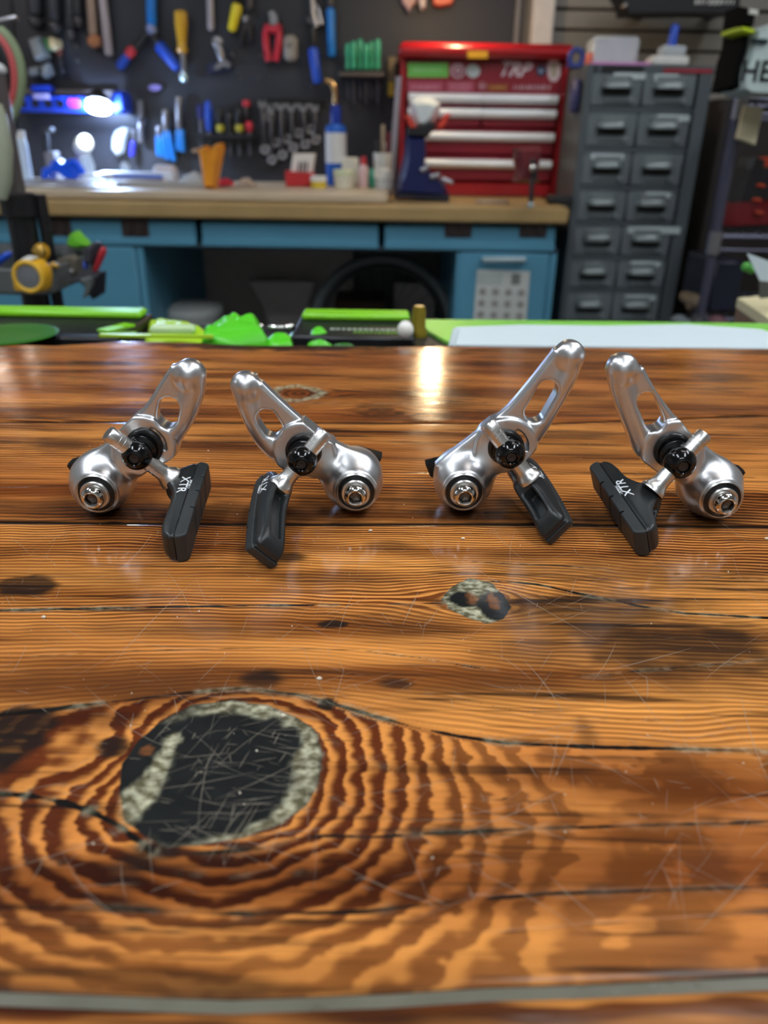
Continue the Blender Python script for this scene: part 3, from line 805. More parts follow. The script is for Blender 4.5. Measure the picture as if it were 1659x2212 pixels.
    dirs = -1 if P['side'] > 0 else 1
    MB().prism([a0 + Vector((dirs * .0005, -.004, .0005)), a0 + Vector((-dirs * .010, -.004, .0035)), a0 + Vector((-dirs * .010, -.004, -.006)), a0 + Vector((dirs * -.0015, -.004, -.0045))],
               [a0 + Vector((dirs * .0005, .004, .0005)), a0 + Vector((-dirs * .010, .004, .0035)), a0 + Vector((-dirs * .010, .004, -.006)), a0 + Vector((dirs * -.0015, .004, -.0045))], .0004).build('spring_cover', m_washer, root)
    # cone washers behind the eye bolt, the eye bolt itself
    wc = W(*L(P['washer'], 5.5), 3.6); wd = (Vector(P.get('wtilt', (0, 0, 0))) + fw).normalized()
    MB().lathe(wc, wd, [(6.6e-3, -.001), (7.4e-3, .0010), (7.5e-3, .0026), (7.0e-3, .0034), (6.2e-3, .0036), (6.0e-3, .0032)], 40).build('cone_washer', m_washer, root)
    ew = P.get('ew', 11.0); eu = L(P['eye'], ew); E = W(*eu, ew); er = P['eye_r'] * pxm(Y0 - ew * .001, 985) * 1000
    MB().lathe(wc.lerp(E, .35), wd, [(5.5e-3, -.001), (6.3e-3, .0005), (6.1e-3, .0025), (5.0e-3, .0032)], 36).build('seat_washer', m_black, root)
    ed = (Vector(P.get('etilt', (0, 0, 0))) + fw).normalized()
    k = er * 1e-3 / 6.8
    prof = [(4.6, -5), (5.9, -3.4), (6.6, -1.6), (6.8, 0), (6.6, 1.6), (5.9, 3.4), (4.9, 4.6), (3.7, 5.5), (2.9, 5.7), (2.55, 5.4), (2.5, 3.6)]
    eye = MB().lathe(E, ed, [(r * k, h * k) for r, h in prof], 40).build('eye_bolt', m_black, root)
    MB().lathe(E, ed, [(2.5 * k, 3.7 * k), (2.2 * k, 4.6 * k), (1.2 * k, 4.8 * k), (.01 * k, 4.4 * k)], 20, False).build('bolt_end', m_eyeend, eye)
    # brake shoe: E0 far end, E1 near end resting on the table
    p1 = atz(*P['pad_near'], T + P.get('pad_lift', .0055))
    LEN = P.get('pad_len', .050)
    a, b = p1.y, p1.y + LEN
    for _ in range(40):
        m = (a + b) / 2
        if (at(*P['pad_far'], m) - p1).length < LEN: a = m
        else: b = m
    p0 = at(*P['pad_far'], a)
    ad = (p1 - p0).normalized()
    # foot of the post: on the line of sight to P['flare'], a holder's height off the shoe's axis
    best = None
    for i in range(400):
        q = at(*P['flare'], E.y - .035 + .0002 * i); dd = (q - p0) - ad * (q - p0).dot(ad)
        if best is None or dd.length < best[0]: best = (dd.length, q)
        if dd.length <= P.get('hh', 9.0) * .001: break
    F = best[1]; att = p0 + ad * (F - p0).dot(ad); hh = best[0] * 1000
    n = (att - F).normalized()
    side = (ad * P['text_dir']).cross(n); ro = math.radians(P.get('roll', 0)); n = (n * math.cos(ro) + side * math.sin(ro)).normalized(); b_ = n.cross(ad)
    n_post = (F - E).normalized()
    half = LEN * 500 + 1.0; mid = (p0 + p1) / 2; a_att = (att - mid).dot(ad) * 1000
    def pf(x, y, z):          # x along, y across, z braking side positive
        yb = y - P.get('curve', 0.0) * (x * x / 625.0)
        hw = 5.0 - .9 * np.clip((np.abs(x) - half + 9) / 9, 0, 1)
        blk = sd_box(x, yb, z - 4.2, (half, 6.2, 2.6), 1.2)
        blk = smax(blk, (np.abs(x) * .80 + (z - 3.6) * .5) - half * .80 - .2, 1.0)
        hump = 4.0 + max(1.5, hh - 3.3) * np.exp(-((x - a_att) / 8.5) ** 2) - 1.6 * np.clip((np.abs(x) - half + 8) / 8, 0, 1)
        hol = smax(smax(np.abs(yb) - 5.9 + .2 * np.maximum(-z, 0), np.abs(x) - half + .6 - .5 * np.minimum(z, 0), 2.2), np.maximum(z - 2.6, -z - hump), 2.4)
        hol = hol * .88
        d = smin(blk, hol, .7)
        seam = np.maximum(np.abs(z - 2.2) - .2, -(d + .5))
        d = smax(d, -seam, .25)
        for sg in (-1, 1):
            x0, x1 = (a_att + 5.2, half - 6.5) if sg > 0 else (-half + 6.5, a_att - 5.2)
            if x1 - x0 > 3:
                pk = sd_box(x - (x0 + x1) / 2, yb, z + 6.2, ((x1 - x0) / 2, 2.3, 4.4), .9)
                d = smax(d, -pk, 1.3)
        for gx in (-12.0, -1.5, 9.5):
            d = smax(d, -np.maximum(np.abs(x - gx - .25 * yb) - .42, 5.2 - z), .2)
        return d
    V, Q = surface_nets(pf, (-half - 2, -8, -14), (half + 2, 8, 9), 0.4)
    MX = np.array([list(ad), list(b_), list(n)])
    V3 = (V * .001) @ MX + np.array(mid)
    zmin = V3[:, 2].min()
    print('pad low', round((zmin - T) * 1000, 2), 'post', [round(v, 2) for v in n_post], 'len mid', round((F - E).length * 1000, 1), 'hh', round(hh, 1), 'a', round(a_att, 1))
    me = np_mesh('brake_shoe', V3, Q)
    pad = link('brake_shoe', me, m_rubber, root)
    bm = bmesh.new(); bm.from_mesh(me); bmesh.ops.recalc_face_normals(bm, faces=bm.faces); bm.to_mesh(me); bm.free()
    me.shade_smooth(); me.set_sharp_from_angle(angle=.8)
    me.materials.append(m_rubber2)
    zz = V[Q].mean(1)[:, 2]
    me.polygons.foreach_set('material_index', (zz < 2.2).astype('i'))
    # post through the eye bolt, with engraved rings, and its flared foot
    k2 = 1e-3
    up = -n_post; ps = E + Vector((0, .0012, 0)) * 1
    top_l = P['post_up'] * k2; foot = F
    PA = ps + up * top_l; ln = (foot - PA).length; dn = (foot - PA).normalized()
    pr = P.get('post_r', 3.3) * k2
    prof = [(pr * .86, 0), (pr, .0006)]
    for hpos in P.get('rings', (.0042, .0062, .0205, .0225)):
        prof += [(pr, hpos), (pr * .955, hpos + .00012), (pr * .955, hpos + .0003), (pr, hpos + .00042)]
    prof = [p for p in prof if p[1] < ln - .006]
    prof += [(pr, ln - .0034), (pr * 1.06, ln - .0024), (pr * 1.2, ln - .0012), (pr * 1.42, ln - .0002), (pr * 1.6, ln + .0010), (pr * 1.6, ln + .0018)]
    MB().lathe(PA, dn, prof, 36).build('brake_post', m_alu2, root)
    # printed lettering on the shoe's side
    sx = P['text_dir']; xd = ad * sx; yd = n; zd = xd.cross(yd)
    tree = BVHTree.FromPolygons([Vector(v) for v in V3], Q.tolist())
    tm = text_mesh('XTR', .0050, shear=.12, bold=.00006)
    tm2 = text_mesh('SHIMANO', .0015, bold=.00003)
    for me_, dy, sxx in ((tm, -.0001, 1.25), (tm2, .0025, 1.0)):
        n0 = len(me_.vertices)
        bmx = bmesh.new(); bmx.from_mesh(me_); bmesh.ops.subdivide_edges(bmx, edges=[e for e in bmx.edges if e.calc_length() > .0012], cuts=2); bmesh.ops.triangulate(bmx, faces=bmx.faces); bmx.to_mesh(me_); bmx.free()
        base = mid + ad * (P.get('text_at', -3) * k2) + n * (P.get('text_n', 1.4) * k2) + zd * .02
        for v in me_.vertices:
            p = base + xd * (v.co.x * sxx) + yd * (v.co.y + dy)
            hit = tree.ray_cast(p, -zd, .03)
            v.co = (hit[0] + zd * .00008) if hit[0] is not None else p - zd * .0146
        link('lettering', me_, m_print, pad, smooth=False)
    if P.get('teeth'):
        tb = MB()
        for i, (dx, dy) in enumerate(P['teeth']):
            t = L((P['tip'][0] + dx, P['tip'][1] + dy), -3); tb.lathe(W(t[0], t[1], -3) , (0, 0, 1), [(.0016, -.002), (.0017, .0006), (.0010, .0011)], 8)
        tb.build('cable_clamp', m_alu2, root)
    return root

BRAKES = [
 dict(label='brake arm first from the left, leaning right, its shoe lettered on the left side', side=1, bulb=(219,1040), tip=(408,808), tip_r=30,
      outer=[(440,808),(438,850),(418,905),(392,946),(378,980),(347,997),(300,1022)], inner=[(372,786),(349,820),(317,870),(262,925),(234,954),(189,987),(170,1010)],
      hole=[(369,876),(366,896)], hole_r=23, washer=(312,964), eye=(296,983), eye_r=33, tail=(153,1000), post_up=14.5,
      pad_near=(366,1180), pad_far=(420,1022), attach=.40, text_dir=1, text_at=-8, text_n=-.6, slot=True, curve=.8, roll=24, pad_lift=.0070, ew=10.5, flare=(363,1029), du=2.0),
 dict(label='brake arm second from the left, shortest, leaning left towards the first arm', side=-1, bulb=(762,1037), tip=(533,833), tip_r=28,
      outer=[(503,835),(520,885),(548,943),(580,980),(614,1003),(650,1020)], inner=[(567,822),(617,870),(681,925),(732,957),(789,982),(812,1010)],
      hole=[(578,900),(590,918)], hole_r=21, washer=(656,975), eye=(653,995), eye_r=33, tail=(823,986), post_up=14.5,
      pad_near=(577,1186), pad_far=(594,1034), attach=.30, text_dir=-1, text_at=-13, text_n=-.6, slot=False, curve=-1.2, roll=0, pad_lift=.0092, ew=14, hh=5.5, flare=(611,1045), du=1.8, teeth=[(-14,-20),(2,-25),(16,-22)]),
 dict(label='brake arm third from the left, tallest, with a long slot and its shoe turned away', side=1, bulb=(1001,1037), tip=(1229,766), tip_r=28,
      outer=[(1257,768),(1242,815),(1206,880),(1176,930),(1143,975),(1100,1010)], inner=[(1196,752),(1154,806),(1097,874),(1042,920),(983,966),(940,1002)],
      hole=[(1180,838),(1153,886)], hole_r=21, washer=(1093,967), eye=(1102,980), eye_r=33, tail=(921,1003), post_up=15.5,
      pad_near=(1197,1136), pad_far=(1120,1000), attach=.40, text_dir=1, text_at=-9, text_n=-.6, slot=True, curve=1.0, roll=24, pad_lift=.0090, ew=10.5, flare=(1140,1029), du=-.8),
 dict(label='brake arm rightmost of the four, leaning left, its shoe lettered and grooved on the left', side=-1, bulb=(1535,1053), tip=(1345,795), tip_r=30,
      outer=[(1314,800),(1320,838),(1336,886),(1354,930),(1376,980),(1420,1015)], inner=[(1388,790),(1420,848),(1462,902),(1494,938),(1546,982),(1592,1024)],
      hole=[(1392,862),(1410,905)], hole_r=20, washer=(1452,972), eye=(1468,999), eye_r=35, tail=(1601,1015), post_up=14.5,
      pad_near=(1411,1166), pad_far=(1308,1018), attach=.52, text_dir=-1, text_at=-3, text_n=-.6, slot=False, curve=0, roll=22, pad_lift=.0076, ew=13.5, flare=(1415,1054), teeth=[(-18,-22)]),
]
for P in BRAKES: make_brake(P)

# ------------------------------------------------------------------ the workbench and its steel base
YF = 2.2                               # front of the bench
m_maple = mat('maple_block', (172, 142, 92), 0.45, var=.16, scale=14)
m_board = mat('pale_board', (196, 178, 150), 0.4, var=.12, scale=12)
m_blue = mat('blue_steel', (84, 146, 172), 0.45, var=.06, scale=8)
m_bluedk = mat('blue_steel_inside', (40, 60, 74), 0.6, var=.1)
m_dark = mat('dark_steel', (34, 34, 36), 0.6, var=.1)
m_brownpull = mat('brown_pull', (58, 44, 42), 0.45)
zb = at(1000, 446, YF).z               # bench top
zb0 = at(1000, 482, YF).z
bx1 = at(1230, 460, YF).x; bx0 = -1.75
Y1 = WY - 0.02
# the top: glued maple staves, each a piece
ZSH = at(826, 712, 2.45).z - 163 * pxm(2.45, 600) - .001
bench = thing('workbench', 'long workbench with thick maple top on blue steel pedestals', 'workbench', ((bx0 + bx1) / 2, 2.6, 0))
ns = 13; dep = (Y1 - YF) / ns
for i in range(ns):
    MB().box(((bx0 + bx1) / 2, YF + dep * (i + .5), (zb + zb0) / 2), (bx1 - bx0, dep - .0008, zb - zb0 - (.0 if i % 2 else .0006)), .006 if i == 0 else .0008).build('stave', m_maple, bench)
# base: two pedestals, a rail of three drawers, a kneehole
yb = YF + 0.035
zr = at(700, 540, yb).z                # underside of the drawers
def dx(px): return at(px, 560, yb).x
def shell(x0, x1, z0, z1, name='pedestal'):
    m = MB(); w = .02
    m.box((x0 + w / 2, (yb + Y1) / 2, (z0 + z1) / 2), (w, Y1 - yb, z1 - z0), .002)
    m.box((x1 - w / 2, (yb + Y1) / 2, (z0 + z1) / 2), (w, Y1 - yb, z1 - z0), .002)
    m.box(((x0 + x1) / 2, Y1 - w / 2, (z0 + z1) / 2), (x1 - x0 - 2 * w, w, z1 - z0))
    m.box(((x0 + x1) / 2, (yb + Y1) / 2, z0 + w / 2), (x1 - x0 - 2 * w, Y1 - yb - 2 * w, w))
    return m.build(name, m_blue, bench, smooth=False)
zt = zb0 - .002
xl0, xl1, xr0, xr1 = bx0 + .05, dx(311), dx(986), dx(1203)
for x0, x1 in ((xl0, xl1), (xr0, xr1)):
    shell(x0, x1, 0.02, zr)
xm = at(85, 600, yb).x
for x0, x1 in ((xl0 + .022, xm - .004), (xm + .004, xl1 - .022), (xr0 + .014, xr1 - .022)):
    MB().box(((x0 + x1) / 2, yb + .004, (zr + .06) / 2 + .02), (x1 - x0, .022, zr - .10), .004).build('cupboard_door', m_blue, bench)
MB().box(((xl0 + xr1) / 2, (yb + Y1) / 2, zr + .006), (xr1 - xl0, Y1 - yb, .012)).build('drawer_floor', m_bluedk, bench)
MB().box(((xl0 + xr1) / 2, Y1 - .01, zr / 2), (xr0 - xl1 + .1, .02, zr)).build('back_panel', mat('kneehole_back', (196, 186, 180), .8), bench)
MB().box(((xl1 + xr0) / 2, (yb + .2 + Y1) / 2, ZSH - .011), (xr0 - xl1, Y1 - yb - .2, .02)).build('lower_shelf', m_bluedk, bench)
for px0, px1, pulls in ((-330, 60, (-100,)), (66, 424, (125, 292)), (436, 818, ()), (830, 1200, (990, 1152))):
    x0, x1 = at(px0, 510, yb).x, at(px1, 510, yb).x
    d = MB().box(((x0 + x1) / 2, yb + .012, (zt + zr) / 2 + .004), (x1 - x0, .03, zt - zr - .022), .005).build('drawer', m_blue, bench)
    MB().box(((x0 + x1) / 2, yb - .002, zr + .016), (x1 - x0, .012, .022), .003).build('lip', m_blue, d)
    for p in pulls:
        q = at(p, 493, yb - .004); f = MB()
        f.box((q.x, q.y + .001, q.z), (.075, .006, .050), .004)
        for s in (-1, 1): f.box((q.x + s * .016, q.y - .006, q.z), (.012, .012, .034), .003)
        f.build('pull', m_brownpull, d)
# board lying on the left part of the top
b0, b1 = at(-350, 435, YF + .05).x, at(838, 440, YF + .03).x
brd = MB().box(((b0 + b1) / 2, YF + .33, zb + .0125), (b1 - b0, .60, .023), .005).build('bench_board', m_board)
tag(settle(brd), 'pale worn wooden board lying along the left part of the bench top', 'board')
zB = zb + .0245

# things in the kneehole
def wheel(px, py, Y, rpx, label):
    c = at(px, py, Y); R = rpx * pxm(Y, 600)
    t = thing('bicycle_wheel', label, 'wheel', (c.x, c.y, c.z - R))
    MB().tube([c + Vector((math.cos(a) * (R - .016), 0, math.sin(a) * (R - .016))) for a in [2 * PI * i / 64 for i in range(64)]], .016, 10, True).build('tyre', mat('tyre_rubber', (84, 90, 92), .5), t)
    MB().tube([c + Vector((math.cos(a) * (R - .038), 0, math.sin(a) * (R - .038))) for a in [2 * PI * i / 64 for i in range(64)]], .010, 8, True).build('rim', mat('black_rim', (22, 23, 24), .3), t)
    MB().rod(c - Vector((0, .05, 0)), c + Vector((0, .05, 0)), .02, None, 16, .004).build('hub', mat('hub_metal', (90, 90, 92), .3, 1), t)
    s = MB()
    for i in range(28):
        a = 2 * PI * i / 28; s.rod(c + Vector((math.cos(a + .3 * (-1) ** i) * .018, .03 * (-1) ** i, math.sin(a + .3 * (-1) ** i) * .018)), c + Vector((math.cos(a) * (R - .045), 0, math.sin(a) * (R - .045))), .001, None, 4)
    tag(s.build('spokes', m_dark, t), kind='stuff')
wheel(826, 712, 2.45, 163, 'black bicycle wheel standing under the bench')
def tub(px0, py0, px1, py1, Y, label):
    c0, c1 = at(px0, py1, Y), at(px1, py1, Y); z1 = at(px0, py0, Y).z; cx = (c0.x + c1.x) / 2; r = (c1.x - c0.x) / 2; z0 = ZSH
    t = thing('plastic_tub', label, 'tub', (cx, Y, z0))
    MB().lathe((cx, Y, z0), (0, 0, 1), [(r * .8, 0), (r * .96, z1 - z0 - .03), (r * .9, z1 - z0 - .03), (r * .75, .02)], 28).build('body', mat('grey_plastic', (176, 178, 174), .5), t)
    MB().lathe((cx, Y, z1 - .035), (0, 0, 1), [(r, 0), (r * 1.03, .01), (r * 1.0, .026), (r * .6, .034)], 28).build('lid', mat('grey_plastic_lid', (200, 202, 198), .45), t)
tub(350, 652, 484, 720, 2.5, 'round grey lidded tub on the shelf under the bench')
bxm = MB(); p_ = at(722, 648, 2.74); q_ = at(832, 648, 2.74); bxm.box(((p_.x + q_.x) / 2, 2.83, (p_.z + ZSH + .001) / 2), (q_.x - p_.x, .18, p_.z - ZSH - .001), .006)
tag(settle(bxm.build('cardboard_box', mat('brown_card', (86, 60, 40), .8))), 'brown cardboard box behind the wheel under the bench', 'box')
tr = MB(); tr.ppoly([(535, 606), (680, 606), (660, 690), (640, 750), (600, 750), (560, 650)], 2.88, .03, .004)  # two boards added to give the paler lit wall low in the kneehole
tag(settle(tr.build('lit_wall_board', mat('lit_wall_board', (206, 196, 192), .7))), 'grey board added for the lit wall at the back under the bench left of the wheel', 'board')
tr = MB(); tr.pbox(850, 612, 940, 740, 2.90, .03)
tag(settle(tr.build('lit_wall_board', mat('lit_wall_board', (206, 196, 192), .7))), 'grey board added for the lit wall under the bench inside the wheel on its right', 'board')

# price sheet and handle strip on the right pedestal
yd = yb - .0085
ps = thing('wall_chart', 'pale printed chart with rows of small pictures on the blue cupboard door', 'chart', at(1088, 760, yd))
c = [at(1031, 582, yd), at(1145, 586, yd), at(1130, 775, yd), at(1016, 770, yd)]
MB().prism([p - Vector((0, .0012, 0)) for p in c], c).build('sheet', mat('chart_paper', (196, 200, 194), .7, var=.03), ps, smooth=False)
ink = MB()
for r in range(5):
    for q in range(4):
        u = (q + .55) / 4.1; v = .24 + r * .13
        p = c[0].lerp(c[1], u).lerp(c[3].lerp(c[2], u), v) - Vector((0, .0016, 0))
        ink.lathe(p, (0, -1, 0), [(.011, 0), (.010, .0005)], 10)
tag(ink.build('printed_pictures', mat('chart_ink', (150, 148, 142), .7, var=.3), ps), kind='stuff')
MB().box(c[0].lerp(c[1], .28).lerp(c[3], .1) - Vector((0, .0016, 0)), (.07, .001, .03)).build('title_block', mat('chart_title', (176, 184, 180), .7), ps)
MB().box(c[0].lerp(c[1], .82).lerp(c[3], .09) - Vector((0, .0016, 0)), (.025, .001, .03)).build('corner_picture', mat('chart_dark', (120, 122, 118), .7), ps)
hp = MB(); a, b = at(1042, 561, yd - .02), at(1136, 561, yd - .02)
hp.rod(a, b, .008, None, 12, .004)
for q in (a, b): hp.rod(q + (b - a) * (.04 if q is a else -.04), q + (b - a) * (.04 if q is a else -.04) + Vector((0, .024, 0)), .005)
hp.build('door_handle', mat('pale_metal', (170, 188, 192), .35, .3), bench)

# ------------------------------------------------------------------ red tool chest
m_red = mat('red_enamel', (176, 22, 30), 0.3, var=.06, scale=6, coat=.3)
m_reddk = mat('red_enamel_dark', (142, 26, 40), 0.35, var=.06)
m_bar = mat('bright_aluminium', (244, 248, 250), 0.32, 0.15, var=.03)
YT = 2.62
cx0, cx1 = at(862, 300, YT).x, at(1213, 300, YT).x; zc = at(1040, 128, YT).z
chest = thing('tool_chest', 'red steel tool chest with bright bar handles and stickers on the bench', 'tool chest', ((cx0 + cx1) / 2, YT + .17, zb))
zlo = zb + .001
m = MB(); w = cx1 - cx0; cxm = (cx0 + cx1) / 2
m.box((cx0 + .008, YT + .17, (zc + zlo) / 2), (.016, .34, zc - zlo), .003); m.box((cx1 - .008, YT + .17, (zc + zlo) / 2), (.016, .34, zc - zlo), .003)
m.box((cxm, YT + .335, (zc + zlo) / 2), (w - .032, .01, zc - zlo)); m.box((cxm, YT + .17, zlo + .006), (w - .032, .32, .012))
m.build('body', m_red, chest)
MB().box((cxm, YT + .15, zc + .019), (w + .014, .39, .038), .014).build('lid', m_red, chest)
MB().box((cxm, YT + .004, (zc + at(1040, 205, YT).z) / 2 - .002), (w - .036, .012, zc - at(1040, 205, YT).z - .004), .002).build('upper_panel', m_reddk, chest)
def zz(py): return at(1040, py, YT).z
rows = [(204, 236, 2), (236, 276, 2), (276, 335, 1), (335, 392, 1)]
for i, (p0, p1, k) in enumerate(rows):
    for j in range(k):
        x0 = cx0 + .02 + (w - .04) * j / k; x1 = cx0 + .02 + (w - .04) * (j + 1) / k
        d = MB().box(((x0 + x1) / 2, YT + .15, (zz(p0) + zz(p1)) / 2), (x1 - x0 - .004, .30, zz(p0) - zz(p1) - .005), .003).build('drawer', m_reddk, chest)
        hz = zz(p0 + 9 + (10 if k == 1 else 0)); hb = MB(); hx0, hx1 = x0 + (.006 if j == 0 else .001), x1 - (.006 if j == k - 1 else .001)
        n = 9; pr = [(math.sin(PI * q / (n - 1)) * .020, -math.cos(PI * q / (n - 1)) * .0135) for q in range(n)]
        F = [(hx0, YT - .003 - a, hz + b) for a, b in pr]; Bk = [(hx1, YT - .003 - a, hz + b) for a, b in pr]
        hb.prism(F, Bk); hb.build('bar_handle', m_bar, d)
MB().box((cxm, YT + .006, (zz(394) + zlo) / 2), (w - .04, .012, zz(394) - zlo - .004), .002).build('bottom_panel', m_red, chest)
# stickers
def sticker(pts, col, name='sticker', dy=.0006, parent=chest, Y=YT - .0022):
    n = (Y - dy)
    F = [at(x, y, n) for x, y in pts]
    mm = MB().prism([p - Vector((0, .0006, 0)) for p in F], F).build(name, mat('print_%d_%d_%d' % col, col, .45, var=.03), parent, smooth=False)
    return mm
def rect(x0, y0, x1, y1): return [(x0, y0), (x1, y0), (x1, y1), (x0, y1)]
def circ(x, y, rx, ry=None, n=20): return [(x + rx * math.cos(2 * PI * i / n), y + (ry or rx) * math.sin(2 * PI * i / n)) for i in range(n)]
def scrawl(x0, x1, y, h, col, n, parent, Y=YT - .0034, slant=.3, name='scribble'):
    """tiny print too blurred to read in the photograph"""
    k = MB(); rr = random.Random(int(x0 * 7 + y)); st = (x1 - x0) / n
    for i in range(n):
        x = x0 + st * i; hh = h * rr.uniform(.6, 1); wd = st * rr.uniform(.35, .7)
        P = [at(x + slant * hh, y - hh / 2, Y), at(x + wd + slant * hh, y - hh / 2, Y), at(x + wd, y + hh / 2, Y), at(x, y + hh / 2, Y)]
        k.prism([p - Vector((0, .0004, 0)) for p in P], P)
    return tag(k.build(name, mat('print_%d_%d_%d' % col, col, .45, var=.03), parent, smooth=False), kind='stuff')
g = sticker(rect(881, 135, 968, 167), (112, 196, 84)); scrawl(892, 956, 151, 7, (176, 226, 160), 14, g)
sticker(circ(989, 153, 16), (206, 176, 186)); sticker(circ(989, 153, 12), (150, 60, 76), dy=.0013); sticker(circ(990, 151, 7), (214, 190, 198), dy=.002); sticker(circ(991, 150, 3), (150, 60, 76), dy=.0026)
sticker(circ(1022, 153, 15), (196, 208, 206))
p0 = at(1108, 151, YT - .004)
lettering('TRP', .052, p0, (1, 0, -.02), (.02, 0, 1), mat('print_226_206_212', (226, 206, 212), .45, var=.03), chest, shear=.45, bold=.0015)
sticker(circ(1169, 152, 12, 13), (40, 44, 74)); sticker([(1162, 146), (1168, 152), (1175, 146), (1172, 158), (1165, 158)], (150, 160, 190), dy=.0014)
sticker([(1182, 140), (1186, 131), (1196, 128), (1206, 131), (1211, 140), (1210, 162), (1203, 175), (1196, 177), (1188, 174), (1183, 162)], (214, 190, 190)); sticker(rect(1192, 138, 1201, 166), (170, 160, 120), dy=.0014)
s1 = sticker(rect(880, 176, 958, 198), (176, 76, 96)); scrawl(888, 950, 188, 8, (216, 140, 156), 16, s1)
s2 = sticker(rect(964, 176, 1024, 198), (180, 80, 98)); scrawl(972, 1016, 184, 6, (212, 140, 154), 12, s2); scrawl(972, 1016, 193, 5, (212, 140, 154), 13, s2)
sticker(circ(1042, 186, 9), (206, 140, 150)); sticker(circ(1042, 186, 7), (120, 22, 32), dy=.0013); sticker([(1038, 181), (1048, 186), (1038, 191)], (214, 160, 168), dy=.002)
s3 = sticker(rect(1052, 181, 1098, 197), (150, 70, 40)); scrawl(1058, 1092, 189, 8, (200, 150, 60), 8, s3)
scrawl(1108, 1190, 189, 12, (196, 160, 166), 12, chest)
sticker(rect(908, 286, 935, 304), (206, 92, 104), name='label'); sticker(rect(1010, 110, 1054, 126), (232, 172, 30), name='yellow_sticker', Y=YT - .046)

# ------------------------------------------------------------------ blue ski boot on the bench before the chest
YBT = 2.42
m_navy = mat('navy_plastic', (22, 30, 84), 0.3, var=.08); m_liner = mat('pale_liner', (222, 228, 226), 0.6); m_orange = mat('orange_strap', (226, 66, 44), 0.45); m_strap = mat('black_strap', (24, 24, 28), .6)
boot = thing('ski_boot', 'navy blue ski boot with pale liner standing before the red chest', 'boot', at(912, 440, YBT))
m = MB(); m.ppoly([(878, 300), (918, 300), (922, 340), (918, 372), (935, 388), (962, 410), (968, 428), (968, 442), (862, 436), (856, 425), (862, 392), (872, 350)], YBT + .05, .10, .018)
m.build('shell', m_navy, boot)
m = MB(); m.ppoly([(852, 428), (910, 431), (972, 434), (972, 448), (905, 444), (852, 440)], YBT + .055, .11, .004); m.build('sole', mat('boot_sole', (20, 22, 40), .5), boot)
m = MB(); m.ppoly([(886, 230), (905, 222), (934, 223), (952, 236), (948, 262), (934, 284), (912, 296), (896, 290), (887, 262)], YBT + .04, .08, .02); m.build('liner', m_liner, boot)
m = MB(); m.ppoly([(878, 288), (915, 292), (934, 276), (944, 284), (924, 310), (878, 306)], YBT + .052, .105, .006); m.build('cuff', m_strap, boot)
for pts in ([(874, 262), (884, 262), (900, 290), (888, 292)], [(962, 258), (974, 258), (958, 290), (942, 292)]):
    m = MB(); m.ppoly(pts, YBT - .01, .03, .004); m.build('strap', m_orange, boot)
for x0, y0, x1, y1 in ((908, 382, 926, 372), (928, 396, 950, 388), (952, 398, 978, 408)):
    m = MB(); m.prod(x0, y0, x1, y1, YBT - .055, 6, 5); m.build('buckle', mat('buckle_metal', (176, 176, 184), .3, .8), boot)

# ------------------------------------------------------------------ clamp on the bench edge
YV = 2.26
clamp = thing('bench_vise', 'dark red bench vise with steel knob at the right end of the bench', 'vise', at(1142, 445, YV))
m = MB(); m.ppoly([(1116, 372), (1168, 370), (1166, 402), (1158, 430), (1166, 446), (1112, 446), (1120, 425), (1116, 400)], YV + .05, .10, .012); m.build('body', mat('dark_red_iron', (104, 28, 36), .4), clamp)
m = MB(); m.prod(1146, 396, 1150, 440, YV - .07, 7); m.build('spindle', m_dark, clamp)
m = MB(); m.pball(1147, 415, YV - .085, 8); m.build('knob', m_chrome if 'm_chrome' in globals() else m_bar, clamp)
m = MB(); m.prod(1145, 438, 1142, 490, YV - .09, 5); m.build('lever', m_dark, clamp)
m = MB(); m.pball(1142, 493, YV - .09, 7); m.build('lever_end', mat('pale_metal', (170, 188, 192), .35, .3), clamp)

seat(boot, zb); seat(clamp, zb)

# ------------------------------------------------------------------ small things on the bench
def single(mb, name, m, label, cat, group=None):
    return tag(settle(mb.build(name, m)), label, cat, group)
k1 = lambda z, px, Y: at(px, 400, Y)
def bpos(px, Y): return Vector((at(px, 410, Y).x, Y, zB))
def yz(py, Y): return at(830, py, Y).z
def can(name, label, cat, px0, px1, ytop, Y, parts, zbase=None, n=20):
    """upright round thing: parts = (part name, material, [(radius fraction, height fraction)...])"""
    zb_ = zB if zbase is None else zbase
    cx = (at(px0, (ytop + 410) / 2, Y).x + at(px1, (ytop + 410) / 2, Y).x) / 2; r = (px1 - px0) / 2 * pxm(Y, 390); h = at((px0 + px1) / 2, ytop, Y).z - zb_
    t = thing(name, label, cat, (cx, Y, zb_))
    for pn, mm, pr in parts: MB().lathe((cx, Y, zb_), (0, 0, 1), [(a * r, b * h) for a, b in pr], n).build(pn, mm, t)
    return t, Vector((cx, Y, zb_)), r, h
m_white = mat('white_plastic', (222, 222, 214), .4); m_cream = mat('cream_plastic', (214, 210, 192), .45); m_torch = mat('torch_blue', (20, 92, 190), .35)
m_lab = mat('paper_label', (214, 214, 212), .6); m_brass = mat('brass', (200, 160, 110), .25, 1.0); m_clear = mat('clear_plastic', (226, 234, 238), .15, alpha=.55)
t, c, r, h = can('gas_torch', 'tall blue gas cylinder torch with blank white label and brass head', 'torch', 704, 748, 268, 2.66, [
    ('cylinder', m_torch, [(.92, 0), (1, .03), (1, .9), (.9, .97), (.5, 1.0)]), ('label', m_lab, [(1.02, .37), (1.02, .86)]), ('collar', mat('torch_navy', (20, 50, 150), .3), [(.5, .98), (.5, 1.2), (.42, 1.3)])])
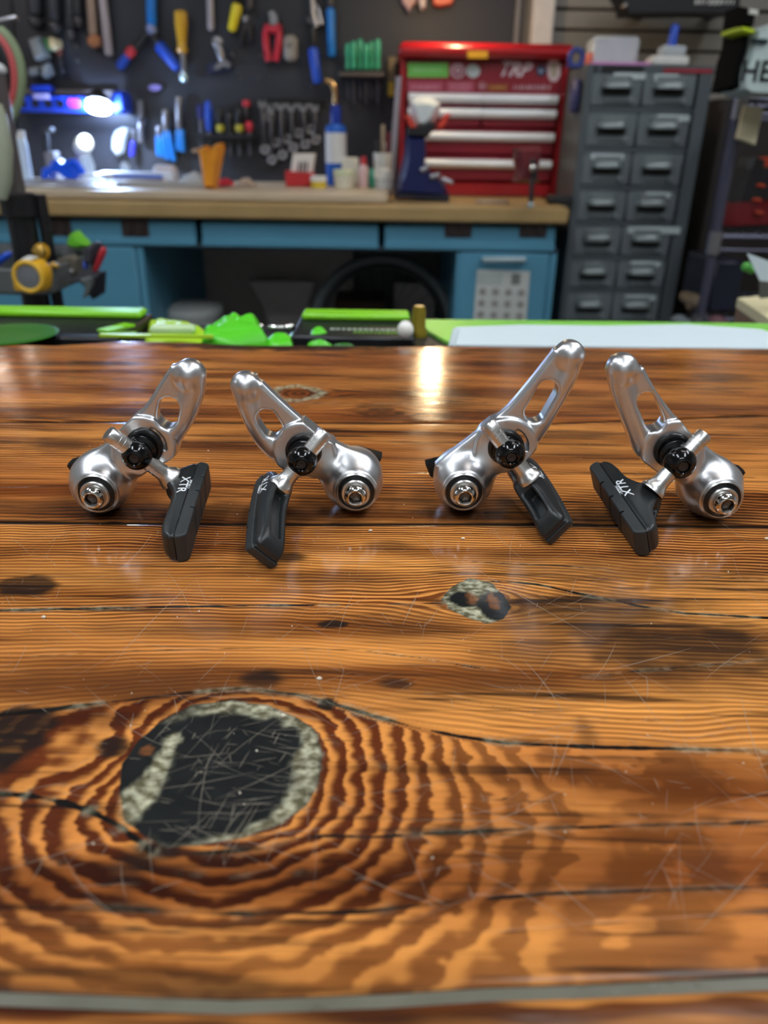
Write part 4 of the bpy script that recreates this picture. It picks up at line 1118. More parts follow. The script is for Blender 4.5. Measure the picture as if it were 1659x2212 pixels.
MB().tube([c + Vector((x * r, 0, z * h)) for x, z in ((0, 1.28), (0, 1.45), (-.1, 1.58), (-.4, 1.66), (-.9, 1.68))], [.007, .008, .009, .009, .008], 10).build('burner', m_brass, t)
can('storage_tub', 'cream tub with pale green lid before the blue torch', 'tub', 720, 765, 366, 2.52, [('body', m_cream, [(.9, 0), (.95, .66)]), ('lid', mat('pale_green_lid', (206, 214, 180), .4), [(1, .66), (1, .95), (.92, 1)])])
can('paste_tub', 'small squat tub with yellow label beside the red box', 'tub', 671, 706, 380, 2.5, [('body', mat('yellow_label', (216, 188, 60), .45), [(.95, 0), (.98, .55)]), ('lid', m_white, [(1, .55), (1, .93), (.9, 1)])])
m = MB(); p = bpos(757, 2.62); q = at(757, 340, 2.62); m.box((p.x, p.y, (p.z + q.z) / 2), (.05, .05, q.z - p.z), .004)
single(m, 'carton', m_cream, 'plain cream carton standing behind the cream tub', 'carton')
can('glue_bottle', 'white and pink bottle with red cap beside the green bottle', 'bottle', 774, 796, 338, 2.54, [('body', mat('pink_white', (222, 190, 190), .4), [(.9, 0), (1, .05), (1, .62), (.6, .74)]), ('cap', mat('red_cap', (196, 40, 50), .4), [(.6, .74), (.5, .95), (.35, 1)])])
can('oil_bottle', 'slim teal green bottle on the bench beside the red-capped bottle', 'bottle', 795, 812, 348, 2.55, [('body', mat('teal_plastic', (40, 150, 124), .35), [(.9, 0), (1, .05), (1, .6), (.5, .72)]), ('cap', m_dark, [(.5, .72), (.4, 1)])])
t, c, r, h = can('brush_pot', 'white pot holding brushes and pens beside the red chest', 'pot', 806, 846, 330, 2.60, [('body', m_white, [(.85, 0), (1, 1), (.9, 1), (.75, .1)])])
for i, (dx_, top, mm, nm) in enumerate(((-.5, 1.35, m_dark, 'black handled brush standing in the white pot'), (.0, 1.8, mat('bare_wood', (150, 134, 112), .6), 'long wooden stick standing in the white pot'), (.5, 1.6, mat('maroon', (104, 26, 40), .5), 'maroon pen standing in the white pot'), (.25, 1.3, m_lab, 'pale brush standing low in the white pot'))):
    m = MB(); m.rod(c + Vector((dx_ * r * .7, .0 + .008 * i - .012, h * .12)), c + Vector((dx_ * r * 1.2, .012 * i - .012, h * top)), .005, .006, 8, .003); single(m, 'pot_stick', mm, nm, 'brush')
can('glass_jar', 'clear jar with white lid on the bench before the brush pot', 'jar', 808, 848, 366, 2.48, [('glass', m_clear, [(.85, 0), (.92, .08), (.92, .58)]), ('lid', m_white, [(1, .56), (1.02, .95), (.92, 1)])])
t = thing('display_box', 'tilted red and white box with black stripes on the bench', 'box', bpos(648, 2.55))
m = MB(); m.ppoly([(614, 368), (678, 372), (672, 402), (616, 402)], 2.58, .06, .003); m.build('tray', mat('red_card', (186, 36, 40), .5), t)
m = MB(); m.ppoly([(632, 330), (680, 330), (672, 390), (624, 390)], 2.58, .04, .003); m.build('card', mat('white_card', (222, 216, 208), .6), t)
m = MB()
for x in (643, 651, 659): m.ppoly([(x + 2, 348), (x + 6, 348), (x + 3, 386), (x - 1, 386)], 2.539, .001)
m.build('printed_stripes', m_dark, t)
seat(t, zB)
# orange funnel-shaped caddy with ragged rim
t = thing('orange_holder', 'orange tapered plastic holder standing at the bench front', 'holder', bpos(449, 2.36))
m = MB(); m.ppoly([(425, 330), (440, 322), (448, 334), (452, 330), (460, 320), (474, 316), (476, 330), (468, 372), (460, 416), (440, 416), (432, 372)], 2.40, .07, .01); m.build('body', mat('orange_plastic', (226, 146, 30), .4), t)
m = MB(); m.prod(416, 334, 430, 332, 2.36, 4); m.build('spout', mat('pale_tan', (190, 160, 130), .5), t)
m = MB(); m.ppoly([(468, 388), (482, 384), (498, 392), (500, 400), (466, 402)], 2.5, .05, .008); seat(single(m, 'red_clip', mat('red_plastic', (206, 44, 62), .4), 'small red plastic clip lying behind the orange holder', 'clip'), zB)
seat(t, zB)
def crumple(name, pts, Y, d, m_, label, cat, seed, amp=.012):
    k = MB(); k.ppoly(pts, Y, d, .012); me = k.mesh(name)
    bm = bmesh.new(); bm.from_mesh(me); bmesh.ops.subdivide_edges(bm, edges=bm.edges, cuts=3, use_grid_fill=True)
    for v in bm.verts:
        n = mnoise.noise_vector(v.co * 28 + Vector((seed, 0, 0))); v.co += n * amp
        v.co.z = max(v.co.z, zB + .0005) if name != 'silicone_strip' else v.co.z
    bm.to_mesh(me); bm.free()
    return tag(settle(link(name, me, m_)), label, cat)
crumple('plastic_bag', [(385, 412), (392, 384), (412, 372), (432, 382), (444, 402), (446, 412)], 2.46, .05, m_clear, 'crumpled clear plastic bag beside the orange holder', 'bag', 3)
crumple('tan_rag', [(508, 404), (520, 392), (536, 388), (548, 404)], 2.52, .05, mat('tan_cloth', (170, 150, 132), .8), 'small crumpled tan rag right of the red clip', 'rag', 5)
crumple('blue_glove', [(82, 388), (84, 366), (100, 360), (106, 348), (116, 345), (124, 352), (138, 344), (152, 350), (164, 372), (166, 390), (142, 392), (130, 376), (108, 372), (98, 388)], 2.5, .07, mat('blue_nitrile', (0, 84, 236), .35), 'crumpled bright blue rubber gloves on the bench', 'gloves', 8, .008)
t, c, r, h = can('squeeze_bottle', 'tall frosted white bottle with cap at the left of the bench', 'bottle', 36, 64, 282, 2.5, [('body', mat('frosted', (206, 222, 234), .3), [(.9, 0), (1, .05), (1, .75), (.85, .85)]), ('cap', m_white, [(.85, .85), (.9, .87), (.9, 1)])])
# lamp post and head of a small white task lamp
YL = 2.55
t = thing('task_lamp', 'small white task lamp on a slim post at the left', 'lamp', bpos(166, YL))
m = MB(); m.lathe(bpos(166, YL), (0, 0, 1), [(.035, 0), (.035, .012), (.02, .018)], 20); m.build('base', m_white, t)
pa = bpos(166, YL); pb = at(170, 325, YL)
m = MB(); m.rod(pa + Vector((0, 0, .012)), pb, .007); m.build('post', mat('lamp_post_grey', (158, 150, 166), .4, .4), t)
hd = at(184, 308, YL - .03); m = MB(); m.lathe(pb, hd - pb, [(.008, -.005), (.02, .01), (.026, .035)], 18); m.build('arm', m_white, t)
m = MB(); m.lathe(hd, (.4, -.8, .3), [(.012, -.03), (.022, -.02), (.024, .0)], 20); m.build('shade', m_white, t)
m = MB(); m.ball(hd + Vector((.004, -.01, .004)), .0195, 16, 8); m.build('bulb', mat('lamp_bulb', (220, 236, 255), .4, emit=6, var=0), t)
# flat packets and bright aluminium stock along the bench front
m_alub = mat('bench_aluminium', (214, 216, 220), .3, .85, var=.06)
m = MB(); m.box((at(240, 410, 2.42).x, 2.42, zB + .008), (.62, .05, .015), .002); single(m, 'aluminium_bar', m_alub, 'long bright aluminium bar lying along the bench front', 'bar')
m = MB(); m.box((at(120, 410, 2.36).x, 2.33, zB + .004), (.36, .07, .008), .002); single(m, 'steel_rule', m_alub, 'wide steel rule lying flat at the left front of the bench', 'ruler')
t = thing('parts_packet', 'flat blue and white packet with orange print on the bench', 'packet', bpos(310, 2.5))
c = bpos(310, 2.5); m = MB(); m.box((c.x, c.y, c.z + .018), (.2, .10, .034), .006, Matrix.Rotation(.05, 3, 'Z')); m.build('body', mat('packet_white', (214, 222, 236), .4), t)
m = MB(); m.box((c.x + .02, c.y - .0515, c.z + .010), (.14, .004, .012), .001); m.build('orange_band', mat('orange_print', (232, 170, 60), .5), t)
m = MB(); m.box((c.x - .01, c.y - .0515, c.z + .026), (.17, .004, .010), .001); m.build('blue_band', mat('blue_print', (64, 110, 210), .5), t)
c = bpos(364, 2.56); m = MB(); m.rod(c + Vector((-.035, 0, .028)), c + Vector((.03, -.01, .028)), .027, None, 18, .006); single(m, 'tape_roll', mat('pale_tape', (206, 200, 206), .5), 'pale roll lying on its side behind the flat packet', 'roll')
c = bpos(203, 2.47); m = MB(); m.ball((c.x, c.y, c.z + .016), .05, 16, 8, (1.0, .7, .32)); single(m, 'clear_dish', m_clear, 'upturned clear dish before the task lamp', 'dish')
c = bpos(236, 2.53); m = MB(); m.lathe(c, (0, 0, 1), [(.03, 0), (.033, .012), (.03, .03), (.02, .034)], 20); single(m, 'lidded_tin', m_alub, 'small round tin under the work light', 'tin')
c = bpos(276, 2.6); m = MB(); m.lathe(c, (0, 0, 1), [(.012, 0), (.014, .05), (.006, .06)], 14); single(m, 'dropper_bottle', m_clear, 'tiny clear dropper bottle behind the flat packet', 'bottle')
c = bpos(196, 2.62); m = MB(); m.lathe(c, (0, 0, 1), [(.02, 0), (.022, .05), (.014, .08), (.01, .09)], 16); single(m, 'clear_flask', m_clear, 'small clear flask behind the upturned dish', 'bottle')
c = Vector((at(1215, 436, 2.35).x, 2.35, zb)); m = MB(); m.box((c.x - .01, c.y, c.z + .012), (.07, .05, .022), .005); single(m, 'grey_clip', m_dark, 'small dark grey block at the right end of the bench', 'block')
c = Vector((at(1066, 434, 2.34).x, 2.36, zb)); m = MB(); m.box((c.x, c.y, c.z + .003), (.09, .05, .006), .002); single(m, 'metal_plate', mat('plate_grey', (176, 168, 156), .4, .4), 'flat grey metal plate lying before the red chest', 'plate')

# ------------------------------------------------------------------ tool wall, slat wall
ORD = ['first', 'second', 'third', 'fourth', 'fifth', 'sixth', 'seventh', 'eighth', 'ninth', 'tenth', 'eleventh', 'twelfth', 'thirteenth', 'fourteenth']
PB = WY - .02                          # face of the tool board
YW = PB - .012                         # tools hang just before it
px0, px1 = at(-420, 200, PB).x, at(1112, 60, PB).x
m = MB(); m.box(((px0 + px1) / 2, PB + .01, (zb + 2.5) / 2), (px1 - px0, .018, 2.5 - zb), .002)
single(m, 'tool_board', mat('charcoal_board', (40, 41, 48), .6, var=.12, scale=3), 'large charcoal tool board on the wall behind the bench', 'board')
m = MB(); a = at(1110, 60, PB).x; b = at(1121, 60, PB).x; m.box(((a + b) / 2, PB + .002, 1.7), (b - a, .03, 1.6), .003)
tag(settle(m.build('trim_1', mat('grey_trim', (120, 118, 116), .5))), kind='structure')
m = MB(); a = at(1143, 60, PB).x; b = at(1190, 60, PB).x; m.box(((a + b) / 2, PB - .02, 1.7), (b - a, .075, 1.6), .006)
tag(settle(m.build('trim_2', mat('white_trim', (206, 202, 194), .5))), kind='structure')
sx0, sx1 = at(1192, 60, PB).x, 3.05
t = thing('slat_wall', 'warm grey slatted display wall on the right behind the drawer cabinet', 'wall panel', ((sx0 + sx1) / 2, PB, .5))
MB().box(((sx0 + sx1) / 2, PB + .012, 1.45), (sx1 - sx0, .012, 1.9)).build('backing', mat('slat_groove', (40, 38, 36), .8), t)
zs = at(1300, 66, PB).z; pitch = (at(1300, 22, PB).z - at(1300, 110, PB).z) / 2
m_slat = mat('slat_grey', (138, 132, 122), .6, var=.06, scale=5)
i0 = int((zs - .55) / pitch)
for i in range(-i0, 9):
    z0 = zs + i * pitch
    MB().box(((sx0 + sx1) / 2, PB, z0 + pitch / 2), (sx1 - sx0, .014, pitch - .008), .003).build('slat', m_slat, t)

m_steel = mat('tool_steel', (150, 148, 150), .35, .85, var=.06); m_steeldk = mat('dark_tool_steel', (84, 82, 84), .4, .7, var=.08)
m_bgrip = mat('blue_grip', (22, 74, 190), .4); m_cyan = mat('cyan_grip', (20, 116, 196), .4); m_blk = mat('black_plastic', (22, 22, 25), .45)
def tool(name, label, cat, px, py, parts, Y=YW, group=None):
    t = thing(name, label, cat, at(px, py, Y), group)
    for pn, mm, fn in parts:
        k = MB(); fn(k); k.build(pn, mm, t)
    return t
def R(x0, y0, x1, y1, r, r2=None, dy=.012, rnd=.8): return lambda k: k.prod(x0, y0, x1, y1, YW - dy, r, r2, 10, rnd)
def Pg(pts, d=.02, ch=.003, Y=YW): return lambda k: k.ppoly(pts, Y, d, ch)
m_tan = mat('tan_handle', (150, 128, 112), .6); m_copper = mat('copper_end', (176, 120, 84), .4, .6)
tool('wooden_handled_tool', 'tan handled tool with copper coloured end hanging at upper left', 'tool', 200, 80, [('handle', m_tan, R(192, -60, 202, 78, 9)), ('head', m_copper, Pg([(186, 82), (200, 72), (216, 78), (216, 98), (200, 104), (188, 94)], .03))])
tool('grey_rod', 'long pale grey rod hanging beside the tan handled tool', 'rod', 236, 120, [('rod', mat('pale_grey_bar', (168, 160, 164), .45, .3), R(216, -60, 236, 122, 9))])
tool('cable_cutter', 'large blue handled cable cutters hanging open like an inverted letter V', 'cutters', 325, 70, [('upper_handle', m_cyan, R(325, -60, 328, 58, 10)), ('pivot', mat('pale_blue_metal', (130, 140, 180), .35, .6), R(323, 52, 332, 76, 12)),
    ('left_jaw', m_blk, R(322, 70, 290, 105, 8)), ('red_band', mat('red_band', (190, 46, 60), .4), R(290, 104, 274, 122, 10, dy=.016)), ('left_grip', m_bgrip, R(278, 118, 256, 148, 9)),
    ('right_jaw', m_blk, R(328, 72, 342, 98, 8)), ('right_grip', m_bgrip, R(340, 94, 386, 150, 12, 10))])
m_amber = mat('amber_plastic', (204, 156, 44), .25, alpha=.95)
tool('screwdriver', 'amber handled screwdriver with long square shaft hanging on the board', 'screwdriver', 392, 180, [('handle', m_amber, lambda k: k.lathe(at(390, 22, YW - .02), at(393, 88, YW - .02) - at(390, 22, YW - .02), [(.012, 0), (.021, .006), (.021, .04), (.017, .07), (.014, .10), (.019, .112), (.015, .12)], 12)),
    ('shaft', m_steel, R(393, 84, 398, 158, 6, dy=.02)), ('tip', mat('bright_tip', (200, 222, 226), .2, .6), R(396, 156, 398, 178, 9, dy=.02))])
tool('grey_bar', 'short grey flat bar hanging above the forked wrench', 'bar', 455, 65, [('bar', mat('pale_grey_bar', (168, 160, 164), .45, .3), R(452, -60, 456, 66, 7))])
tool('yellow_tool', 'yellow handled tool hanging tilted at the top of the board', 'tool', 503, 70, [('grip', mat('yellow_grip', (226, 204, 40), .4), R(514, 8, 500, 68, 11, 9)), ('head', m_blk, R(518, -60, 514, 6, 7))])
tool('black_pliers', 'black pliers hanging between the yellow tool and the red cutters', 'pliers', 534, 100, [('head', m_steeldk, R(537, -40, 540, 22, 7)), ('pivot', m_steel, lambda k: k.pball(531, 40, YW - .02, 7)), ('left_grip', m_blk, R(530, 45, 522, 98, 6)), ('right_grip', m_blk, R(538, 45, 540, 92, 6))])
tool('forked_wrench', 'short steel wrench with flared forked end on a dark blue backing', 'wrench', 475, 150, [('ring_end', m_steel, lambda k: k.pball(470, 90, YW - .02, 11, (1, .4, 1))), ('shank', m_steel, R(470, 92, 481, 134, 9, 7)), ('fork', m_steel, Pg([(474, 128), (486, 126), (500, 138), (497, 148), (484, 143), (476, 150), (462, 152), (460, 146)], .024, .004)),
    ('hook_plate', mat('navy_plate', (24, 28, 60), .5), Pg([(446, 138), (500, 128), (500, 152), (448, 160)], .010, .002))])
m_redg = mat('red_grip', (190, 36, 58), .4)
tool('red_cutters', 'red handled side cutters hanging closed on the board', 'pliers', 588, 137, [('jaws', m_steel, Pg([(578, 24), (590, 19), (598, 28), (602, 46), (596, 58), (582, 56), (580, 40)], .024, .004)), ('left_grip', m_redg, lambda k: k.tube([at(x, y, YW - .016) for x, y in ((580, 54), (574, 70), (575, 100), (580, 132))], .0115, 10)), ('right_grip', m_redg, lambda k: k.tube([at(x, y, YW - .016) for x, y in ((598, 54), (603, 70), (601, 100), (595, 132))], .0115, 10)), ('cross_guard', m_redg, Pg([(567, 56), (608, 54), (602, 68), (590, 72), (576, 68)], .034, .004))])
tool('grey_roller', 'pale grey rounded block hanging right of the red cutters', 'block', 626, 132, [('body', mat('warm_grey', (146, 140, 130), .5), lambda k: k.pbox(611, 74, 642, 132, YW, .03, .012)), ('ring', m_steel, lambda k: k.tube([at(626 + 6 * math.cos(a), 98 + 6 * math.sin(a), YW - .032) for a in [2 * PI * i / 16 for i in range(16)]], .002, 6, True))])
tool('claw_tool', 'steel hooked tool with blue handle hanging near the middle of the board', 'tool', 680, 180, [('hook', m_steel, lambda k: k.tube([at(x, y, YW - .014) for x, y in ((672, -40), (676, 30), (684, 58), (694, 52), (688, 24), (680, 8))], [.008, .009, .010, .009, .007, .005], 8)), ('side_plate', m_steeldk, Pg([(660, 36), (676, 34), (678, 52), (664, 52)], .02)), ('shank', m_blk, R(676, 56, 676, 104, 7)), ('grip', m_bgrip, R(676, 102, 686, 182, 11, 10, .02))])
tool('blue_bar_tool', 'straight blue handled tool hanging beside the hooked tool', 'tool', 714, 122, [('grip', m_cyan, R(714, 16, 717, 124, 9)), ('head', m_steeldk, R(713, -60, 714, 16, 6))])
tool('pink_glove', 'pale pinkish gloves hanging at the top edge of the board', 'gloves', 885, 28, [('left_glove', mat('pink_cloth', (196, 160, 150), .7), Pg([(866, -30), (902, -30), (900, 4), (890, 12), (884, 28), (876, 14), (868, 6)], .03, .006)), ('right_glove', mat('pale_cloth', (206, 190, 180), .7), Pg([(903, -30), (922, -30), (920, 16), (910, 22), (904, 6)], .03, .006))])
tool('orange_tool', 'orange handled tool peeping in at the top right of the board', 'tool', 955, 15, [('grip', mat('orange_grip', (216, 96, 60), .45), Pg([(930, -30), (990, -30), (978, 8), (950, 14), (936, 10)], .03, .006))])
# green hex keys in a rack
sh = tool('hex_key_shelf', 'slim dark shelf holding the row of green handled hex keys', 'shelf', 780, 168, [('board', m_blk, lambda k: k.pbox(730, 151, 832, 166, YW, .09, .006)), ('lip', mat('warm_grey_lip', (84, 76, 72), .5), lambda k: k.pbox(732, 155, 830, 165, YW - .088, .006, .002))])
m_green = mat('green_grip', (60, 164, 124), .35)
for i, x in enumerate((752, 764, 778, 791, 803, 816)):
    yy = YW - (.055 if i % 2 else .04)
    tool('hex_key', 'green handled hex key, %s from the left in the rack' % ORD[i], 'hex key', x, 225, [('handle', m_green, lambda k, x=x, yy=yy, i=i: k.lathe(at(x, 150, yy), (0, 0, 1), [(.008, 0), (.0095, .010), (.0075, .030), (.0098, .044), (.0098, .066 + .006 * (i % 3)), (.005, .074 + .006 * (i % 3))], 10)), ('shank', m_steeldk, lambda k, x=x, yy=yy, i=i: k.prod(x, 150, x + 1, 215 + 9 * (i % 2), yy, 3.2))], yy, 'green hex keys in the rack')
tool('yellow_scraper', 'slim wooden tool with yellow end hanging beside the red chest', 'tool', 846, 210, [('blade', mat('weathered_wood', (122, 104, 76), .6), lambda k: k.pbox(838, 122, 856, 176, YW, .012)), ('yellow_end', mat('yellow_grip2', (206, 174, 40), .4), lambda k: k.pbox(838, 176, 852, 208, YW - .001, .018))])
rul = tool('straightedge', 'long pale metal straightedge leaning against the red chest', 'ruler', 850, 420, [('blade', mat('pale_metal_bar', (166, 160, 168), .4, .5), lambda k: k.prism([at(x, y, YT - .012) for x, y in ((856, 140), (868, 140), (849, 400), (838, 398))], [at(x, y, YT + .0) for x, y in ((856, 140), (868, 140), (849, 400), (838, 398))], .001)), ], YT)
seat(rul, zb)
# wrenches in a hanging row
ws = [(566, 226, 573, 323), (582, 232, 581, 252), (590, 226, 596, 308), (606, 232, 611, 335), (584, 240, 588, 345), (616, 226, 620, 300), (629, 234, 634, 319), (643, 226, 646, 288), (655, 234, 660, 312), (668, 226, 672, 280), (680, 234, 683, 302)]
ws.sort(key=lambda w: w[2])
for i, (x0, y0, x1, y1) in enumerate(ws):
    yy = YW - (.012 if i % 2 else .026)
    def jaw(k, x=x0, y=y0, yy=yy):
        c = at(x, y, yy); k.prism([at(x + a, y + b, yy - .006) for a, b in ((-8, -9), (-3, -10), (-3, -3), (3, -3), (4, -10), (8, -8), (8, 3), (3, 9), (-3, 9), (-8, 3))], [at(x + a, y + b, yy + .001) for a, b in ((-8, -9), (-3, -10), (-3, -3), (3, -3), (4, -10), (8, -8), (8, 3), (3, 9), (-3, 9), (-8, 3))])
    def shaft(k, x0=x0, y0=y0, x1=x1, y1=y1, yy=yy): k.prod(x0, y0 + 6, x1, y1 - 7, yy - .003, 4.2, 3.6, 8, .3)
    def ring(k, x=x1, y=y1, yy=yy): k.tube([at(x + 7.5 * math.cos(a), y + 7.5 * math.sin(a), yy - .003) for a in [2 * PI * q / 18 for q in range(18)]], .0052, 8, True)
    tool('combination_wrench', 'steel combination wrench, %s from the left in the hanging row' % ORD[i], 'wrench', x1, y1 + 10, [('jaw', m_steel, jaw), ('shank', m_steeldk, shaft), ('ring', m_steel, ring)], yy, 'combination wrenches in a row')
tool('wrench_rail', 'thin dark rail above the hanging wrenches', 'rail', 630, 232, [('bar', m_blk, lambda k: k.pbox(556, 214, 702, 221, YW, .03, .003))])
# screwdrivers in a rack
tool('screwdriver_rail', 'dark slotted rail holding the small screwdrivers', 'rail', 488, 305, [('bar', m_blk, lambda k: k.pbox(424, 290, 552, 300, YW, .05, .003)), ('lower_bar', m_blk, lambda k: k.pbox(424, 304, 552, 308, YW, .05, .002))])
m_yband = mat('yellow_band', (176, 166, 50), .45)
drv = [(434, 226, 260, mat('deep_blue_grip', (16, 30, 104), .4), None, 'dark blue screwdriver'), (451, 218, 286, m_bgrip, None, 'bright blue screwdriver'), (475, 232, 286, m_blk, m_yband, 'black screwdriver with yellow band beside the blue one'), (496, 240, 288, m_blk, None, 'all black screwdriver'), (516, 232, 286, m_blk, m_yband, 'black screwdriver with yellow band beside the red one'), (538, 262, 286, mat('red_grip2', (200, 40, 60), .4), None, 'short red screwdriver')]
for x, ya, yb_, mm, band, nm in drv:
    ps = [('handle', mm, lambda k, x=x, a=ya, b=yb_: k.prod(x - 1, a, x + 1, b, YW - .03, 9, 8, 10, 3)), ('shank', m_steeldk, lambda k, x=x, b=yb_: k.prod(x + 1, b - 3, x + 3, 338, YW - .03, 5, 4))]
    if band: ps.append(('band', band, lambda k, x=x, b=yb_: k.prod(x + 1, b - 18, x + 1, b, YW - .03, 9.5, 9, 10, .5)))
    tool('small_screwdriver', nm + ' in the slotted rail', 'screwdriver', x, 340, ps, YW - .03, 'small screwdrivers in the rail')
tool('red_capped_driver', 'slim driver with red cap standing above the red screwdriver', 'screwdriver', 531, 260, [('cap', mat('red_grip2', (200, 40, 60), .4), R(532, 216, 532, 232, 9)), ('shank', m_steeldk, R(532, 230, 531, 258, 6))])
# blue gripped pliers
for i, (x, y0, y1, y2, sl) in enumerate(((345, 285, 292, 338, 2), (359, 250, 282, 346, 8), (388, 222, 278, 326, 2))):
    tool('blue_pliers', ['small blue gripped pliers, leftmost of the three by the work light', 'blue gripped pliers with long slanting grips, middle of the three', 'blue gripped pliers hanging highest, rightmost of the three'][i], 'pliers', x, y2, [('jaws', m_steel, R(x - 2, y0 - 14, x - 1, y1 + 2, 7)), ('left_grip', m_cyan, R(x - 3, y1, x - 3 + sl, y2, 6)), ('right_grip', m_cyan, R(x + 5, y1, x + 5 + sl * 1.6, y2 + 3, 6))], YW, 'blue gripped pliers')
tool('adjustable_wrench', 'pale steel wrench hanging left of the blue gripped pliers', 'wrench', 304, 312, [('head', m_steel, Pg([(295, 216), (308, 214), (310, 252), (298, 256)], .02)), ('handle', m_steel, R(303, 262, 304, 308, 7)), ('neck', m_steeldk, R(303, 250, 303, 266, 5))])
tool('purple_handle', 'short indigo handled pick hanging below the clear pouch', 'tool', 288, 340, [('grip', mat('indigo', (52, 52, 180), .4), R(288, 305, 285, 338, 6)), ('pick', m_steel, R(287, 280, 288, 305, 3))])
tool('clear_pouch', 'clear plastic pouch hanging right of the work light', 'pouch', 258, 335, [('pouch', m_clear, Pg([(240, 300), (248, 282), (262, 275), (276, 278), (268, 300), (262, 328), (250, 336), (240, 322)], .03, .008))])
tool('oval_badge', 'small lilac oval badge on the board above the pliers', 'badge', 332, 196, [('badge', mat('lilac', (136, 126, 196), .4), Pg(circ(334, 189, 14, 7), .008, .001))])
for i, (x, y) in enumerate(((502, 116), (562, 120), (519, 166), (559, 168), (582, 167), (674, 188), (166, 130), (163, 100))):
    tool('board_hook', 'small steel hook on the tool board, %s listed of the empty ones' % ORD[i] if 0 else ['empty hook left of the red cutters', 'empty hook nearest the red cutters', 'empty hook in the lower row on the left', 'empty hook in the lower row in the middle', 'empty hook in the lower row on the right', 'empty hook below the blue handled hooked tool', 'lower round steel hook at the upper left', 'upper round steel hook at the upper left'][i], 'hook', x, y, [('hook', m_steel, lambda k, x=x, y=y: k.tube([at(x, y - 6, YW + .01), at(x, y - 6, YW - .02), at(x, y, YW - .03), at(x + 3, y + 3, YW - .026)], .003, 6)), ], YW, 'empty hooks on the board')
# blue rack with sockets and the work light
YR = YW - .01
m_rackblue = mat('rack_blue', (24, 66, 200), .4)
t = tool('blue_tool_rack', 'bright blue tool rack with black holes and red mark', 'rack', 145, 245, [('body', m_rackblue, lambda k: k.pbox(18, 207, 186, 242, YR, .09, .006)), ('end_block', m_rackblue, lambda k: k.pbox(240, 196, 268, 246, YR, .09, .010)), ('back_rail', mat('rail_grey', (110, 104, 104), .5), lambda k: k.pbox(20, 193, 250, 206, YR + .004, .012, .003)), ('top_tab', m_rackblue, lambda k: k.pbox(66, 184, 108, 200, YR, .05, .004)), ('pale_label', mat('lavender_label', (160, 156, 216), .5), lambda k: k.pbox(71, 202, 106, 215, YR - .09, .004, .003))], YR)
for x in (49, 77, 105, 131):
    c = at(x, 224, YR - .092); MB().lathe(c, (0, -1, 0), [(.012, 0), (.012, .003), (.008, .003), (.008, .001)], 16).build('socket_hole', m_blk, t)
m = MB()
for px in (154, 165): m.tube([at(px, 223, YR - .0915) + Vector((.0085 * math.cos(a), 0, .012 * math.sin(a))) for a in [2 * PI * i / 18 for i in range(18)]], .0024, 6, True)
m.build('red_mark', mat('red_mark', (196, 40, 110), .5, var=0), t)
wl = thing('work_light', 'glaring round work light clipped to the blue tool rack', 'work light', at(215, 240, YR - .14))
c = at(213, 231, YR - .12); ax = Vector((.0, -.36, -.93))
MB().lathe(c - ax * .03, ax, [(.016, -.02), (.038, .0), (.042, .014), (.0405, .018), (.038, .016)], 28).build('housing', m_blk, wl)
MB().lathe(c + ax * .006, ax, [(.038, 0), (.036, .003), (.024, .005), (.001, .006)], 28).build('lens', mat('led_lens', (178, 208, 255), .4, emit=LED_POWER, var=0), wl)
MB().rod(c - ax * .045, at(196, 226, YR - .093), .008).build('arm', m_blk, wl)
# cluttered heads and gauges at the far left
m_putty = mat('putty_grey', (118, 120, 116), .5)
t = tool('pump_head', 'putty grey pump head with green and cream caps at upper left', 'pump', 85, 130, [('body', m_putty, Pg([(58, 82), (80, 76), (94, 122), (74, 130)], .07, .008)), ('green_cap', mat('bottle_green', (58, 104, 62), .45), Pg([(90, 80), (108, 78), (112, 106), (98, 108)], .06, .006)), ('cream_cap', mat('cream_cap', (204, 186, 140), .5), Pg([(104, 78), (116, 82), (120, 100), (110, 108), (104, 104)], .066, .006))])
tool('grey_socket', 'putty grey socket block hanging below the pump head', 'block', 90, 168, [('body', m_putty, Pg([(86, 140), (100, 134), (108, 160), (90, 168)], .05, .006)), ('stub', m_putty, Pg([(58, 146), (86, 142), (84, 160), (60, 164)], .04, .006))])
tool('rust_tool', 'rust coloured small handle among the clutter at upper left', 'tool', 128, 128, [('handle', mat('rust', (112, 60, 44), .6), R(126, 98, 128, 122, 7)), ('stub', m_blk, R(128, 120, 134, 160, 8))])
m_gun = mat('gunmetal', (60, 62, 68), .5, .5)
for i, (x0, y0, x1, y1, r) in enumerate(((70, -40, 76, 60, 14), (112, -40, 118, 72, 12), (150, -40, 152, 88, 9), (165, -40, 168, 60, 8))):
    tool('dark_tool', ['broad gunmetal tool hanging furthest left', 'gunmetal tool hanging second from the left', 'slim gunmetal tool hanging third from the left', 'slim gunmetal tool beside the tan handle'][i], 'tool', x1, y1, [('handle', m_gun, R(x0, y0, x1, y1 - 24, r)), ('head', m_steeldk, R(x1, y1 - 24, x1 + 2, y1, r * 1.25, r))], YW, 'gunmetal tools at upper left')
t_g = tool('bench_gauge', 'small dark instrument with flat head standing on the bench at left', 'gauge', 105, 385, [('head', m_gun, lambda k: k.pbox(88, 284, 110, 296, 2.72, .04)), ('neck', m_gun, lambda k: k.prod(100, 296, 104, 352, 2.72, 7)), ('foot', mat('pale_foot', (120, 118, 124), .5), lambda k: k.pbox(100, 338, 122, 400, 2.72, .05))], 2.72)
seat(t_g, zB)

